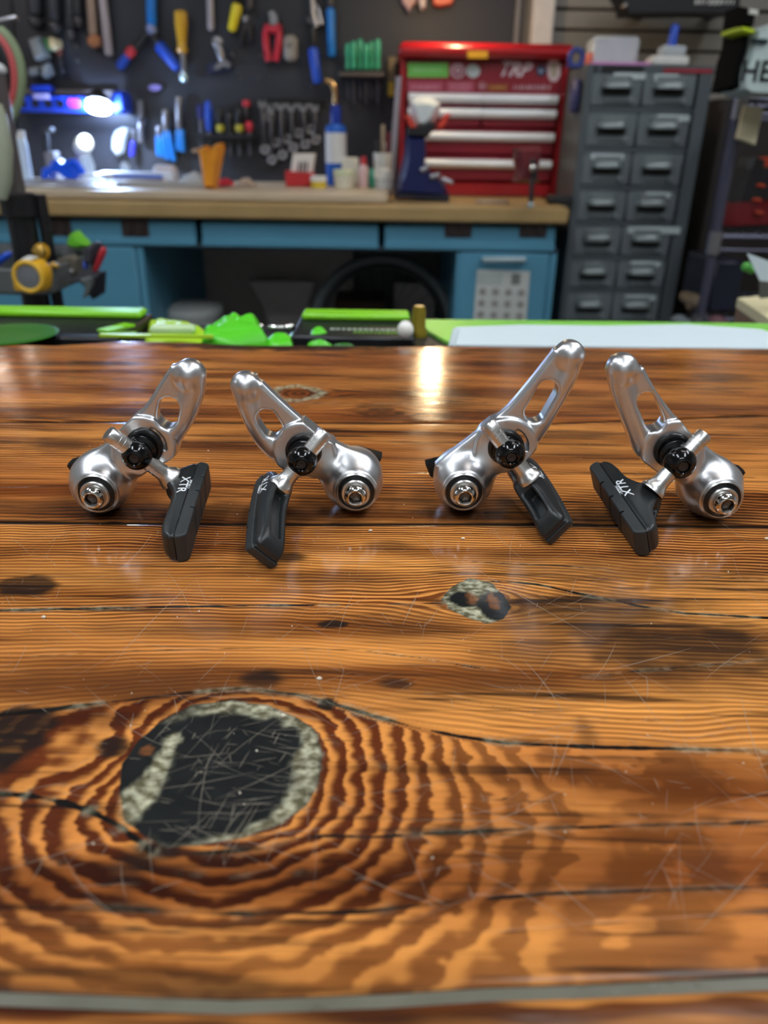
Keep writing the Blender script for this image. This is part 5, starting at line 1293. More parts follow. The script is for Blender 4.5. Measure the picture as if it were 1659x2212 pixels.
# ------------------------------------------------------------------ grey drawer cabinet
YC = 2.36
m_cab = mat('cabinet_grey', (84, 92, 96), .42, .1, var=.06, scale=5); m_draw = mat('drawer_grey', (108, 116, 120), .4, .1, var=.06, scale=6)
m_pull = mat('pull_grey', (126, 134, 134), .35, .3)
qx0, qx1 = at(1268, 150, YC).x, at(1542, 160, YC).x; qz = at(1400, 140, YC).z
cab = thing('drawer_cabinet', 'tall grey steel cabinet of small drawers beside the bench', 'cabinet', ((qx0 + qx1) / 2, YC + .22, 0))
qw = qx1 - qx0; qc = (qx0 + qx1) / 2; D = .25
m = MB(); m.box((qx0 + .01, YC + D / 2, qz / 2), (.02, D, qz), .002); m.box((qx1 - .018, YC + D / 2, qz / 2), (.036, D, qz), .002); m.box((qc, YC + D - .01, qz / 2), (qw - .06, .02, qz)); m.box((qc, YC + D / 2, qz - .012), (qw - .056, D - .022, .024)); m.build('shell', m_cab, cab, smooth=False)
zr_ = [at(1268 - 56 * (y - 150) / 472, y, YC).z for y in (158, 700)]
N = 7; tops = [155, 240, 327, 410, 487, 561, 631, 703]
ztop = [at(1390, y + 3, YC).z for y in tops]
ix0, ix1 = qx0 + .012, qx1 - .040
labels = {(0, 0): (1325, 1395, 165), (0, 1): (1413, 1466, 168), (1, 1): (1419, 1490, 256), (2, 0): (1276, 1348, 339), (3, 1): (1394, 1450, 422), (4, 1): (1355, 1470, 498), (5, 1): (1362, 1426, 571), (6, 1): (1349, 1416, 644), (4, 0): (1262, 1310, 516)}
m_tape = mat('label_tape', (186, 198, 198), .5)
for r in range(N):
    z1, z0 = ztop[r], ztop[r + 1]
    MB().box(((ix0 + ix1) / 2, YC + .012, z0 + .006), (ix1 - ix0, .020, .013), .002).build('rail', m_cab, cab, smooth=False)
    for c in range(2):
        x0 = ix0 + (ix1 - ix0) * (c * .5) + (.001 if c else .006); x1 = ix0 + (ix1 - ix0) * (.5 + c * .5) - .003
        xc = (x0 + x1) / 2; zc_ = (z0 + .013 + z1) / 2; hgt = z1 - z0 - .016
        d = MB().box((xc, YC + .10, zc_), (x1 - x0, .20, hgt), .003).build('drawer', m_draw, cab)
        pw = (x1 - x0) * .33; hp = MB(); n = 14
        zc2 = zc_ + hgt * .06
        # hooded cup pull
        for s in range(1):
            vs = []; fs = []; mm_ = 7
            for i in range(n + 1):
                u = -1 + 2 * i / n
                for j in range(mm_ + 1):
                    a = PI * .52 * j / mm_
                    k_ = (1 - abs(u) ** 3.5) ** .5
                    vs.append((xc + u * pw, YC - .001 - .026 * math.sin(a) * k_, zc2 + .022 * math.cos(a) * (0.35 + .65 * k_)))
            for i in range(n):
                for j in range(mm_): q = i * (mm_ + 1) + j; fs.append((q, q + mm_ + 1, q + mm_ + 2, q + 1))
            hp.add(vs, fs)
        hp.box((xc, YC - .002, zc2 + .024), (pw * 1.7, .006, .010), .002)
        hp.box((xc, YC - .003, zc2 - .030), (pw * 1.5, .008, .007), .003)
        h = hp.build('cup_pull', m_pull, d)
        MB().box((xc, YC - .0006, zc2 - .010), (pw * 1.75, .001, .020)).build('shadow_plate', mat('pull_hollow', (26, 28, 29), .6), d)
        rv = MB(); rv.lathe((xc + pw * .9, YC + .001, zc2 - .028), (0, -1, 0), [(.008, 0), (.008, .006), (.005, .010)], 14); rv.build('glint_button', mat('glint_metal', (168, 178, 180), .3, .7), d)  # pale button stands in for the highlight at the pull's lower right
        if (r, c) in labels:
            a, b, y = labels[(r, c)]; A = at(a, y, YC - .002); B = at(b, y, YC - .002)
            MB().box(((A.x + B.x) / 2, YC - .002, (A.z + B.z) / 2 + .0), (B.x - A.x, .004, .017 if r != 4 else .02), .002).build('label_strip', m_tape, d)
MB().box((qc, YC + .02, ztop[-1] / 2 - .002), (qw - .058, .03, ztop[-1] - .006), .002).build('base_panel', m_cab, cab)
MB().box((at(1345, 150, YC).x, YC - .001, at(1345, 149, YC).z), (.11, .002, .016)).build('dark_slot', m_blk, cab)
MB().box((at(1486, 152, YC).x, YC - .001, at(1486, 153, YC).z), (.13, .002, .010)).build('red_strip', mat('red_tape', (150, 40, 50), .5), cab)
# things on the cabinet
def on(px, Y): return Vector((at(px, 140, Y).x, Y, qz))
c = on(1440, YC + .05); t = thing('tape_stack', 'white block with blue upright stick on top of the cabinet', 'block', c)
MB().box(c + Vector((0, 0, .012)), (.10, .06, .023), .005).build('lower_block', m_white, t); MB().box(c + Vector((.008, 0, .036)), (.065, .05, .024), .005).build('upper_block', m_clear, t); MB().rod(c + Vector((.005, 0, .046)), c + Vector((.008, 0, .098)), .013, .010, 12, .003).build('stick', m_bgrip, t)
c = on(1350, YC + .08); m = MB(); m.box(c + Vector((0, 0, .004)), (.20, .10, .008), .002); single(m, 'pink_sheet', mat('pink_sheet', (206, 140, 196), .5), 'pink sheet lying along the cabinet top', 'sheet')
c = on(1318, YC + .19); m = MB(); m.box(c + Vector((0, 0, .04)), (.13, .09, .08), .008); single(m, 'clear_bag', m_clear, 'cloudy clear plastic bag on the cabinet top', 'bag')
c = on(1272, YC + .16); m = MB(); m.rod(c + Vector((0, 0, 0)), c + Vector((0, 0, .04)), .012, None, 12, .003); single(m, 'red_cap_bottle', mat('coral', (214, 104, 80), .5), 'small coral capped bottle on the cabinet top', 'bottle')
c = on(1243, YC + .10); m = MB(); m.tube([c + Vector((.018 * math.cos(a) * 1.0, 0, .022 + .020 * math.sin(a))) for a in [2 * PI * i / 20 for i in range(20)]], .007, 8, True)
m.box(c + Vector((0, 0, .002)), (.05, .02, .004)); single(m, 'blue_tape_roll', mat('blue_tape', (40, 62, 140), .45), 'blue tape ring standing at the left of the cabinet top', 'tape')
t = thing('blue_pouch', 'indigo pouch hanging on the left side of the cabinet', 'pouch', Vector((qx0 - .012, YC + .05, at(1236, 230, YC).z)))
m = MB(); m.box((qx0 - .012, YC + .06, at(1236, 205, YC).z), (.022, .06, .085), .009); m.build('body', mat('indigo_cloth', (62, 64, 110), .5), t)

# ------------------------------------------------------------------ racks at the right
YS = 1.95
m_post = mat('rack_grey', (78, 78, 94), .4, .4)
rk = thing('wire_rack', 'grey steel rack with round posts and wire shelves at the right', 'rack', (at(1560, 500, YS).x + .25, YS + .2, 0))
xp = at(1563, 420, YS).x; zt_ = at(1618, 120, YS).z
for x in (xp, xp + .62):
    for y in (YS, YS + .36):
        MB().rod((x + (.13 if y > YS and x == xp else 0), y, 0), (x + (.13 if y > YS and x == xp else 0), y, zt_), .011, None, 12).build('post', m_post, rk)
        for zc_ in (.35, .7, 1.05): pass
def shelf(z):
    s = MB()
    for y, e in ((YS, 0), (YS + .36, .13)): s.rod((xp + e, y, z), (xp + .62, y, z), .006, None, 6); s.rod((xp + e, y, z - .03), (xp + .62, y, z - .03), .004, None, 6)
    for x, e in ((xp, .13), (xp + .62, 0)): s.rod((x, YS, z), (x + e, YS + .36, z), .006, None, 6)
    for i in range(14):
        x = xp + .62 * (i + .5) / 14; s.rod((x, YS, z + .004), (x + .13 * (1 - (i + .5) / 14), YS + .36, z + .004), .0025, None, 4)
    tag(s.build('wire_shelf', m_post, rk), kind='stuff')
    for x in (xp, xp + .62): MB().rod((x, YS, z - .04), (x, YS, z + .012), .016, None, 12).build('collar', m_steel, rk)
zs1 = at(1590, 512, YS).z; zs2 = at(1540, 690, YS).z; zs3 = at(1610, 214, YS).z
for z in (zs1, zs2, zs3): shelf(z)
def boot2(label, x, y, z, rot, sc, mats_, name='ski_boot', text=None):
    """boot on a shelf, toe along local x"""
    t = thing(name, label, 'boot', (x, y, z)); M = Matrix.Rotation(rot, 3, 'Z')
    def poly(pts, d, mm, pn, off=0.0):
        F = [Vector((x, y, z)) + M @ Vector((a * sc, -d / 2 * sc + off, b * sc)) for a, b in pts]; Bk = [Vector((x, y, z)) + M @ Vector((a * sc, d / 2 * sc + off, b * sc)) for a, b in pts]
        return MB().prism(F, Bk, .012 * sc).build(pn, mm, t)
    poly([(-.13, .02), (.16, .02), (.17, .05), (.12, .09), (.03, .13), (.01, .17), (-.12, .17), (-.14, .08)], .10, mats_[0], 'shell')
    poly([(-.14, 0), (.175, 0), (.175, .02), (-.14, .02)], .09, mats_[1], 'sole')
    poly([(-.13, .14), (.02, .14), (.045, .30), (-.10, .31)], .115, mats_[2], 'cuff')
    poly([(-.09, .29), (.03, .29), (.03, .35), (-.07, .36)], .09, mats_[3], 'liner')
    for a, b in ((.06, .085), (.02, .15), (.03, .22)):
        p = Vector((x, y, z)) + M @ Vector((a * sc, -.066 * sc, b * sc)); q = Vector((x, y, z)) + M @ Vector(((a - .06) * sc, -.062 * sc, (b + .005) * sc))
        MB().rod(p, q, .009 * sc, .007 * sc, 8, .003).build('buckle', mats_[4], t)
    return t, M
m_whiteb = mat('white_boot', (188, 204, 200), .35); m_redb = mat('dark_red_boot', (112, 20, 28), .35); m_orb = mat('boot_orange', (196, 72, 40), .4); m_buck = mat('buckle_grey', (128, 134, 130), .3, .6); m_neon = mat('neon_yellow', (204, 230, 40), .4)
# white boot hung high on the rack, seen close at the frame's edge
YWB = 1.85
t = thing('ski_boot', 'white ski boot with black lettering and neon band at the right edge', 'boot', at(1650, 205, YWB))
m = MB(); m.ppoly([(1640, 60), (1700, 40), (1740, 120), (1740, 205), (1650, 208), (1620, 206), (1604, 196), (1604, 160), (1616, 130), (1626, 96)], YWB + .05, .11, .007); m.build('shell', m_whiteb, t)
m = MB(); m.ppoly([(1630, 82), (1662, 84), (1662, 92), (1650, 96), (1624, 90)], YWB - .055, .012, .003); m.build('strap', mat('dark_teal', (20, 40, 48), .5), t)
m = MB(); m.ppoly([(1601, 56), (1636, 64), (1634, 72), (1600, 65)], YWB + .02, .10, .004); m.build('neon_band', m_neon, t)
m = MB(); m.ppoly([(1610, 8), (1640, 20), (1632, 62), (1602, 56)], YWB + .03, .10, .008); m.build('power_strap', mat('matt_black', (14, 14, 15), .9, var=0, spec=.1), t)
m = MB(); m.ppoly([(1620, 18), (1640, 22), (1638, 32), (1618, 30)], YWB - .066, .008, .002); m.build('strap_end', m_white, t)
m = MB(); m.ppoly([(1608, 72), (1622, 66), (1614, 110), (1600, 150), (1598, 196), (1580, 188), (1588, 130)], YWB + .06, .10, .004); m.build('spine', mat('matt_black', (14, 14, 15), .9, var=0, spec=.1), t)
lettering('HE', .052, at(1634, 156, YWB - .0615), (1, 0, 0), (0, 0, 1), m_blk, t, bold=.001)
m = MB(); m.pball(1606, 186, YWB - .04, 6); m.pball(1617, 194, YWB - .05, 6); m.build('rivets', m_buck, t)
yk = YS + .16
t1, _ = boot2('dark red ski boot lying nearest on the middle rack shelf', at(1630, 480, YS).x + .02, YS + .11, zs1 + .008, .5, .46, [m_redb, m_blk, m_strap, m_blk, m_orb])
t2, _ = boot2('black and orange ski boot standing behind the red one', at(1640, 480, YS + .3).x + .14, YS + .24, zs1 + .008, -2.4, .6, [m_strap, m_blk, m_orb, m_strap, m_buck])
t3, _ = boot2('dark red boot with grey buckles at the left of the middle rack shelf', at(1570, 480, YS + .34).x + .02, YS + .25, zs1 + .008, 2.6, .46, [m_redb, m_blk, m_strap, m_orb, m_buck])
t = thing('price_tag', 'cream card tag hanging tilted from the rack above the orange boot', 'tag', at(1616, 310, YS - .02))
m = MB(); m.ppoly([(1610, 226), (1650, 233), (1632, 314), (1592, 300)], YS - .03, .012, .002); m.build('card', mat('cream_card', (212, 200, 164), .6), t)
m = MB(); m.rod(at(1630, 229, YS - .035), at(1633, 214, YS - .035), .002); m.build('string', m_strap, t)
t = thing('shoulder_harness', 'black strap hanging with small yellow and lilac tabs on the rack side', 'strap', at(1575, 200, YS + .2))
m = MB(); m.ppoly([(1578, 60), (1600, 70), (1590, 130), (1572, 200), (1548, 200), (1560, 150), (1572, 110)], YS + .2, .04, .006); m.build('webbing', mat('matt_black', (14, 14, 15), .9, var=0, spec=.1), t)
m = MB(); m.ppoly([(1582, 106), (1592, 102), (1590, 116), (1580, 118)], YS + .155, .01); m.build('yellow_tab', mat('dull_yellow', (176, 178, 100), .5), t)
m = MB(); m.ppoly([(1568, 122), (1580, 118), (1578, 134), (1566, 136)], YS + .155, .01); m.build('lilac_tab', mat('dull_lilac', (130, 134, 160), .5), t)
m = MB(); m.ppoly([(1548, 160), (1568, 154), (1566, 168), (1550, 176)], YS + .155, .01); m.build('green_tab', mat('dull_green', (90, 130, 60), .5), t)
# lower rack contents
m = MB(); m.pbox(1536, 570, 1600, 680, YS + .25, .2, .006); seat(single(m, 'dark_crate', mat('navy_crate', (24, 28, 46), .5), 'dark navy crate on the lowest rack shelf', 'crate'), zs2 + .008)
for i, (x, y) in enumerate(((1498, 640), (1524, 640))):
    c = at(x, y, YS + .10); m = MB(); m.lathe(c - Vector((0, .03, 0)), (0, 1, 0), [(.008, 0), (.014, .004), (.016, .08), (.012, .10)], 16); m.rod((c.x, c.y, c.z), (c.x, c.y, zs2 + .02), .014)
    single(m, 'wooden_form', mat('dull_wood', (128, 112, 92), .6), ['wooden boot form, the left of two on the lowest rack shelf', 'wooden boot form, the right of two on the lowest rack shelf'][i], 'form', 'wooden boot forms'); seat(COL.objects[-1], zs2 + .008)
m_shoe = mat('shoe_grey', (92, 100, 106), .5)
for i, (x, y, col) in enumerate(((1478, 690, m_shoe), (1518, 692, m_gun), (1560, 690, mat('shoe_maroon', (96, 62, 70), .5)))):
    c = Vector((at(x, y, YS - .10).x, YS - .10, at(x, 712, YS).z)); m = MB(); m.ball((c.x, c.y, c.z + .024), .030, 16, 8, (.8, 1.3, .8)); m.ball((c.x - .008, c.y + .01, c.z + .036), .022, 12, 6, (1, 1, .8))
    single(m, 'low_shoe', col, ['pale grey shoe on the low board at the rack foot', 'gunmetal shoe in the middle of the low board', 'maroon shoe at the right of the low board'][i], 'shoe', 'shoes on the low board'); seat(COL.objects[-1], at(1520, 712, YS).z)
zl = at(1520, 712, YS).z
t = thing('low_board', 'dark low display board holding the shoes at the rack foot', 'board', (at(1540, 710, YS).x + .1, YS - .08, 0))
MB().box((at(1540, 710, YS).x + .08, YS - .14, zl - .0125), (.52, .22, .024), .003).build('top', m_blk, t)
for dx_ in (-.22, .22): MB().box((at(1540, 710, YS).x + .08 + dx_, YS - .14, (zl - .025) / 2), (.03, .18, zl - .025), .003).build('support', m_blk, t)
t = thing('red_label_roll', 'small red label on pale roll at the low board right', 'roll', (at(1582, 704, YS - .16).x, YS - .16, zl))
c = Vector((at(1578, 704, YS - .16).x, YS - .16, zl + .022)); MB().rod(c - Vector((.04, 0, 0)), c, .02, None, 14, .004).build('roll', m_lab, t); MB().rod(c + Vector((.001, 0, 0)), c + Vector((.03, 0, 0)), .019, None, 14, .004).build('red_end', mat('red_label', (178, 52, 68), .5), t)
# black bar with white print across the top right, hung from the slat wall
YH = WY - .2
t = thing('black_rack_bar', 'black padded bar with white print fixed high on the slat wall', 'bar', at(1460, 38, YH))
m = MB(); m.ppoly([(1318, -40), (1345, 6), (1352, 30), (1604, 28), (1610, -40)], YH + .06, .10, .01); m.build('pad', m_blk, t)
m = MB(); m.pball(1350, 14, YH - .05, 9); m.build('end_ball', mat('smoked_metal', (120, 118, 114), .25, .9), t)
scrawl(1500, 1590, 4, 14, (206, 206, 200), 9, t, Y=YH - .043, name='white_print')
for px in (1400, 1560):
    q = at(px, 20, YH + .06); MB().box((q.x, (q.y + PB) / 2, q.z), (.03, PB - q.y - .004, .03), .003).build('bracket', m_dark, t)

# dark cupboard standing behind the rack
kx0, kx1 = at(1546, 300, 2.66).x, at(1546, 300, 2.66).x + .75; kz = at(1560, 212, 2.66).z
t = thing('dark_cupboard', 'dark brown cupboard standing behind the wire rack at the right', 'cupboard', ((kx0 + kx1) / 2, 2.78, 0))
m_kb = mat('dark_brown_wood', (40, 32, 28), .6, var=.2)
MB().box(((kx0 + kx1) / 2, 2.80, kz / 2), (kx1 - kx0, .26, kz), .004).build('body', m_kb, t)
for i in range(2):
    w_ = (kx1 - kx0) / 2; MB().box((kx0 + w_ * (i + .5), 2.66, kz / 2), (w_ - .008, .02, kz - .05), .003).build('door', m_kb, t)

# ------------------------------------------------------------------ repair stand with tool tray at the left
YP = 1.25
m_standk = mat('stand_black', (30, 29, 32), .35, var=.1); m_tray = mat('tray_grey', (92, 96, 94), .45, var=.1)
xs_ = at(62, 560, YP).x; ztp = at(-10, 120, YP).z
st = thing('repair_stand', 'black bicycle repair stand with grey tool tray at the left', 'repair stand', (xs_, YP, 0))
MB().rod((xs_, YP, .02), (xs_, YP, at(0, 430, YP).z), .021, None, 20).build('lower_tube', m_standk, st)
MB().rod((xs_, YP, at(0, 440, YP).z), (xs_, YP, at(0, 150, YP).z), .013, None, 18).build('upper_tube', mat('stand_grey_tube', (112, 104, 104), .35, .4), st)
MB().rod((xs_, YP, at(0, 470, YP).z), (xs_, YP, at(0, 415, YP).z), .027, None, 20, .003).build('clamp_collar', m_standk, st)
MB().rod((xs_ + .03, YP + .01, .30), (xs_ + .03, YP + .01, at(0, 420, YP).z), .009, None, 10).build('cable_guide', m_standk, st)
for a in (.5, 2.6, 4.4): MB().rod((xs_, YP, .12), (xs_ + .35 * math.cos(a), YP + .35 * math.sin(a), .015), .012, None, 10, .004).build('foot', m_standk, st)
c = at(12, 148, YP); MB().ball((xs_, YP, at(0, 150, YP).z), .016, 14, 8, (1, 1, .6)).build('top_cap', m_bar, st)
# tray: floor and raised rim, with a notch
zt2 = at(60, 600, YP).z
x0, x1 = at(-120, 590, YP).x, at(176, 590, YP).x
tr = MB(); tr.box(((x0 + x1) / 2, YP - .03, zt2), (x1 - x0, .20, .006), .002); tray = tr.build('tool_tray', m_tray, st)
rm = MB()
hz = at(60, 545, YP).z - zt2
for (cx_, cy_, lx, ly) in (((x0 + x1) / 2, YP - .13, x1 - x0, .006), ((x0 + x1) / 2, YP + .07, x1 - x0, .006), (x0, YP - .03, .006, .2), (x1, YP - .03, .006, .2)):
    rm.box((cx_, cy_, zt2 + .016), (lx, ly, .034), .002)
rm.build('tray_rim', m_tray, tray)
MB().box(((x0 + x1) / 2 + .03, YP + .045, zt2 + hz * .5), (.17, .035, .05), .012).build('tray_block', mat('tray_block', (78, 82, 82), .45), tray)
YA = YP - .10
def left(name, label, cat, px, py, parts, Y=YA):
    t = thing(name, label, cat, at(px, py, Y))
    for pn, mm, fn in parts:
        k = MB(); fn(k); k.build(pn, mm, t)
    return t
m_tapey = mat('tape_yellow', (226, 170, 34), .4)
Yt = YP - .185
left('tape_measure', 'yellow tape measure with round grey face on the stand tray', 'tape measure', 60, 632, [('case', m_tapey, lambda k: k.ppoly([(28, 580), (40, 568), (60, 563), (80, 567), (94, 582), (98, 602), (96, 626), (90, 633), (30, 632), (24, 620), (24, 594)], Yt + .015, .025, .004)),
    ('face', mat('face_grey', (120, 122, 126), .4), lambda k: k.lathe(at(61, 598, Yt - .010), (0, -1, 0), [(.0165, 0), (.0165, .002), (.014, .003)], 24)), ('ring', mat('ring_amber', (236, 186, 60), .35), lambda k: k.tube([at(61, 598, Yt - .012) + Vector((math.cos(a) * .0185, 0, math.sin(a) * .0185)) for a in [2 * PI * i / 28 for i in range(28)]], .0032, 8, True)), ('hook', m_white, lambda k: k.ppoly([(36, 566), (50, 556), (70, 560), (64, 568), (44, 572)], Yt + .012, .02, .003))], Yt)
left('lime_cone', 'lime green cone shaped scoop standing in the stand tray', 'scoop', 160, 530, [('cone', mat('lime_plastic', (110, 196, 50), .4), lambda k: k.ppoly([(138, 526), (146, 508), (156, 501), (166, 512), (186, 532), (170, 540), (144, 536)], YP + .03, .03, .006))], YP)
left('red_file', 'red gripped pliers sticking up from the stand tray right end', 'pliers', 212, 590, [('grip', mat('red_grip3', (182, 42, 52), .45), lambda k: k.prod(226, 534, 204, 588, YA, 8, 7, 10, 2)), ('jaw', m_steeldk, lambda k: k.prod(204, 590, 150, 612, YA, 6, 5))])
left('black_holster', 'black pointed holster hanging before the stand tray right end', 'holster', 190, 640, [('body', mat('holster_black', (28, 30, 38), .55), lambda k: k.ppoly([(156, 598), (214, 592), (212, 640), (196, 650), (176, 620)], YP - .136, .03, .006)), ('clip', m_tray, lambda k: k.ppoly([(172, 604), (196, 598), (200, 612), (190, 640), (178, 646), (184, 618)], YP - .167, .008, .002))])
left('wall_plug', 'small dull blue plug on the right end of the stand tray', 'plug', 186, 585, [('plug', mat('dull_blue', (70, 92, 190), .45), lambda k: k.prod(186, 562, 185, 582, YA, 7, 6)), ('body', mat('tool_case', (58, 58, 66), .45), lambda k: k.ppoly([(176, 540), (190, 528), (200, 530), (202, 556), (196, 576), (178, 572)], YA + .03, .04, .006))])
left('blue_tool', 'blue handled tool lying across the left of the stand tray', 'tool', 10, 570, [('grip', m_bgrip, lambda k: k.prod(-40, 590, 24, 546, YA, 10, 8, 10, 2))])
left('brass_nut', 'brass nut lying in the stand tray behind the tape measure', 'nut', 92, 550, [('nut', mat('old_brass', (190, 150, 70), .35, .6), lambda k: k.lathe(at(90, 544, YP - .02), (0, -1, .2), [(.009, 0), (.010, .003), (.010, .012), (.006, .014)], 6)), ('washer', m_tapey, lambda k: k.lathe(at(90, 544, YP - .008), (0, -1, .2), [(.013, 0), (.013, .002)], 14))], YP - .02)
left('brass_fitting', 'brass and blue fitting lying right of the tape measure', 'fitting', 115, 582, [('body', mat('old_brass', (190, 150, 70), .35, .6), lambda k: k.prod(110, 572, 128, 576, YA - .01, 8, 6)), ('tail', m_bgrip, lambda k: k.prod(88, 578, 108, 572, YA - .01, 6, 6))])
left('putty_gun', 'grey metal bracket with round bolts in the stand tray', 'bracket', 150, 610, [('plate', mat('warm_metal', (126, 118, 104), .4, .5), lambda k: k.ppoly([(120, 560), (150, 552), (164, 560), (166, 590), (150, 604), (136, 612), (130, 590)], YP - .03, .02, .003)), ('bolt', m_steel, lambda k: k.pball(152, 588, YP - .05, 8, (1, .5, 1)))])
# striped hose and coil at the upper left edge
Yc = 1.38
def arc(cx, cy, rx, ry, a0, a1, n, Y): return [at(cx + rx * math.cos(a), cy + ry * math.sin(a), Y) for a in [a0 + (a1 - a0) * i / n for i in range(n + 1)]]
t = thing('cable_coil', 'coil of green and red cable hanging at the upper left edge', 'coil', at(-30, 260, Yc))
for nm, mm, rx, ry, rr, dy in (('green_cable', mat('pale_green', (140, 156, 120), .5), 78, 116, .008, 0), ('red_cable', mat('coral_red', (206, 90, 90), .45), 66, 104, .007, -.004), ('black_cable', m_blk, 54, 92, .010, -.002)):
    MB().tube([p + Vector((0, dy, 0)) for p in arc(-32, 172, rx, ry, 0, 2 * PI, 40, Yc)][:-1], rr, 8, True).build(nm, mm, t)
Yc = 1.20
t = thing('frame_tube', 'pale sage bicycle tube hanging upright at the left edge', 'tube', at(0, 420, Yc))
MB().tube([at(x, y, Yc) for x, y in ((-14, 226), (-4, 260), (2, 320), (2, 390), (-4, 425))], [.011, .013, .016, .015, .012], 14).build('tube', mat('sage_tube', (176, 184, 160), .4), t)
MB().rod(at(-14, 228, Yc), at(-40, 120, Yc), .007).build('stem', m_steel, t)
t = thing('brake_cable', 'thin black cable hanging down past the blue rack', 'cable', at(34, 300, 1.6))
MB().tube([at(x, y, 1.6) for x, y in ((22, -30), (30, 60), (36, 150), (34, 220), (36, 270), (30, 300))], .0035, 8).build('cable', m_blk, t)
t = thing('silver_lever', 'pale silver lever pointing in at the upper left edge', 'lever', at(10, 50, Yc))
MB().rod(at(-30, 54, Yc), at(38, 38, Yc), .005, .004, 8, .002).build('blade', m_steel, t)

# ------------------------------------------------------------------ counter behind the table and what lies on it
zc0 = T - .012
ctr = thing('back_counter', 'narrow dark counter running along behind the wooden table', 'counter', (0, .655, 0))
cb = atz(640, 704, zc0).y; MB().box((0, (cb + .612) / 2, zc0 - .012), (.95, cb - .612, .024), .002).build('top', mat('counter_black', (30, 30, 33), .5), ctr)
for x in (-.42, .42): MB().box((x, .655, (zc0 - .024) / 2), (.04, .06, zc0 - .026), .003).build('leg', m_blk, ctr)
m_lime = mat('lime_card', (136, 214, 30), .4, var=.05); m_limey = mat('lime_film', (186, 226, 50), .3, var=.06); m_leaf = mat('green_silicone', (92, 214, 40), .35, var=.08)
m_leafdk = mat('deep_green', (40, 110, 20), .35)
def flat(px, py, z=None): p = atz(px, py, zc0 if z is None else z); return p
def tray_box(x0, x1, yb_, yf, label, h=.010):
    """flat black retail box with a lime band along its far edge and a printed strip"""
    a = flat(x0, yf); b = flat(x1, yf); c = flat(x1, yb_); d = flat(x0, yb_)
    t = thing('retail_box', label, 'box', ((a.x + b.x) / 2, (a.y + d.y) / 2, zc0))
    ya, yd_ = (a.y + b.y) / 2, (c.y + d.y) / 2
    X0, X1 = (a.x + d.x) / 2, (b.x + c.x) / 2
    MB().box(((X0 + X1) / 2, (ya + yd_) / 2, zc0 + h / 2), (X1 - X0, yd_ - ya, h), .002).build('carton', m_blk, t)
    MB().box(((X0 + X1) / 2, yd_ - .016, zc0 + h + .003), (X1 - X0 - .006, .024, .006), .002).build('lime_band', m_lime, t)
    return t, X0, X1, ya, yd_, zc0 + h
m_strip = mat('print_grey', (176, 186, 170), .5)
t, X0, X1, ya, yd_, zz_ = tray_box(-90, 304, 697, 754, 'flat black retail box with lime band at the left of the counter')
def printrow(X0, X1, Y, z, n, h, mm, t, seed, d=.006):
    k = MB(); rr = random.Random(seed); s = (X1 - X0) / n
    for i in range(n): k.box((X0 + s * (i + .5), Y, z + .0003), (s * rr.uniform(.5, .9), d * rr.uniform(.6, 1), .0006))
    tag(k.build('small_print', mm, t, smooth=False), kind='stuff')
printrow(X0 + .13, X1 - .02, ya + .028, zz_, 16, 1, m_strip, t, 4); printrow(X0 + .16, X1 - .02, ya + .018, zz_, 14, 1, mat('print_lime', (130, 190, 60), .5), t, 5, .004)
MB().box((X0 + .18, ya + .004, zz_ + .001), (.09, .006, .002)).build('front_band', m_limey, t)
MB().box((X1 - .012, ya + .03, zz_ + .001), (.012, .03, .002), 0, Matrix.Rotation(-.5, 3, 'Z')).build('corner_mark', m_lime, t)
d_ = atz(34, 729, zz_); gd = MB(); gd.lathe((d_.x - .006, d_.y, zz_ + .0005), (0, 0, 1), [(.026, 0), (.036, .001), (.038, .0024), (.035, .003), (.022, .001)], 32)
single(gd, 'green_dish', m_leafdk, 'dark green shallow dish resting on the left retail box', 'dish')
t, X0, X1, ya, yd_, zz_ = tray_box(640, 892, 704, 754, 'flat black retail box with lime band behind the middle of the table')
printrow(X0 + .03, X1 - .01, ya + .026, zz_, 13, 1, m_strip, t, 6); printrow(X0 + .05, X1 - .01, ya + .015, zz_, 12, 1, mat('print_lime', (130, 190, 60), .5), t, 7, .004)
# lime sachet and green silicone pieces: low folded mounds
def mound(name, pts, h, m_, seed, z0=zc0, amp=.003, lean=0.0):
    P = [atz(x, y, z0) for x, y in pts]; n = len(P); c = sum(P, Vector()) / n + Vector((lean, 0, 0))
    k = MB(); rings = 7; vs = []
    for r in range(rings + 1):
        s = 1 - r / rings
        for p in P: q = c + (p - c) * s; vs.append((q.x, q.y, z0 + h * math.sqrt(max(0, 1 - s ** 2.0))))
    fs = []
    for r in range(rings):
        for i in range(n): j = (i + 1) % n; fs.append((r * n + i, r * n + j, (r + 1) * n + j, (r + 1) * n + i))
    fs.append(list(range(n - 1, -1, -1)))
    k.add(vs, fs); me = k.mesh(name); bm = bmesh.new(); bm.from_mesh(me); bmesh.ops.remove_doubles(bm, verts=bm.verts, dist=1e-5)
    for _ in range(2): bmesh.ops.subdivide_edges(bm, edges=bm.edges, cuts=1, use_grid_fill=True, smooth=.3)
    for v in bm.verts:
        w = min(1, (v.co.z - z0) / .006); n3 = mnoise.noise_vector(v.co * 55 + Vector((seed, 0, 0)))
        cr = abs(mnoise.noise(v.co * 70 + Vector((0, seed, 0))))
        v.co += n3 * amp * w - Vector((0, 0, 1)) * (.25 - cr) * h * .5 * w; v.co.z = max(v.co.z, z0)
    bm.to_mesh(me); bm.free(); return link(name, me, m_)
t = thing('lime_sachet', 'yellow lime plastic sachet with pale label on the counter', 'sachet', atz(375, 715, zc0))
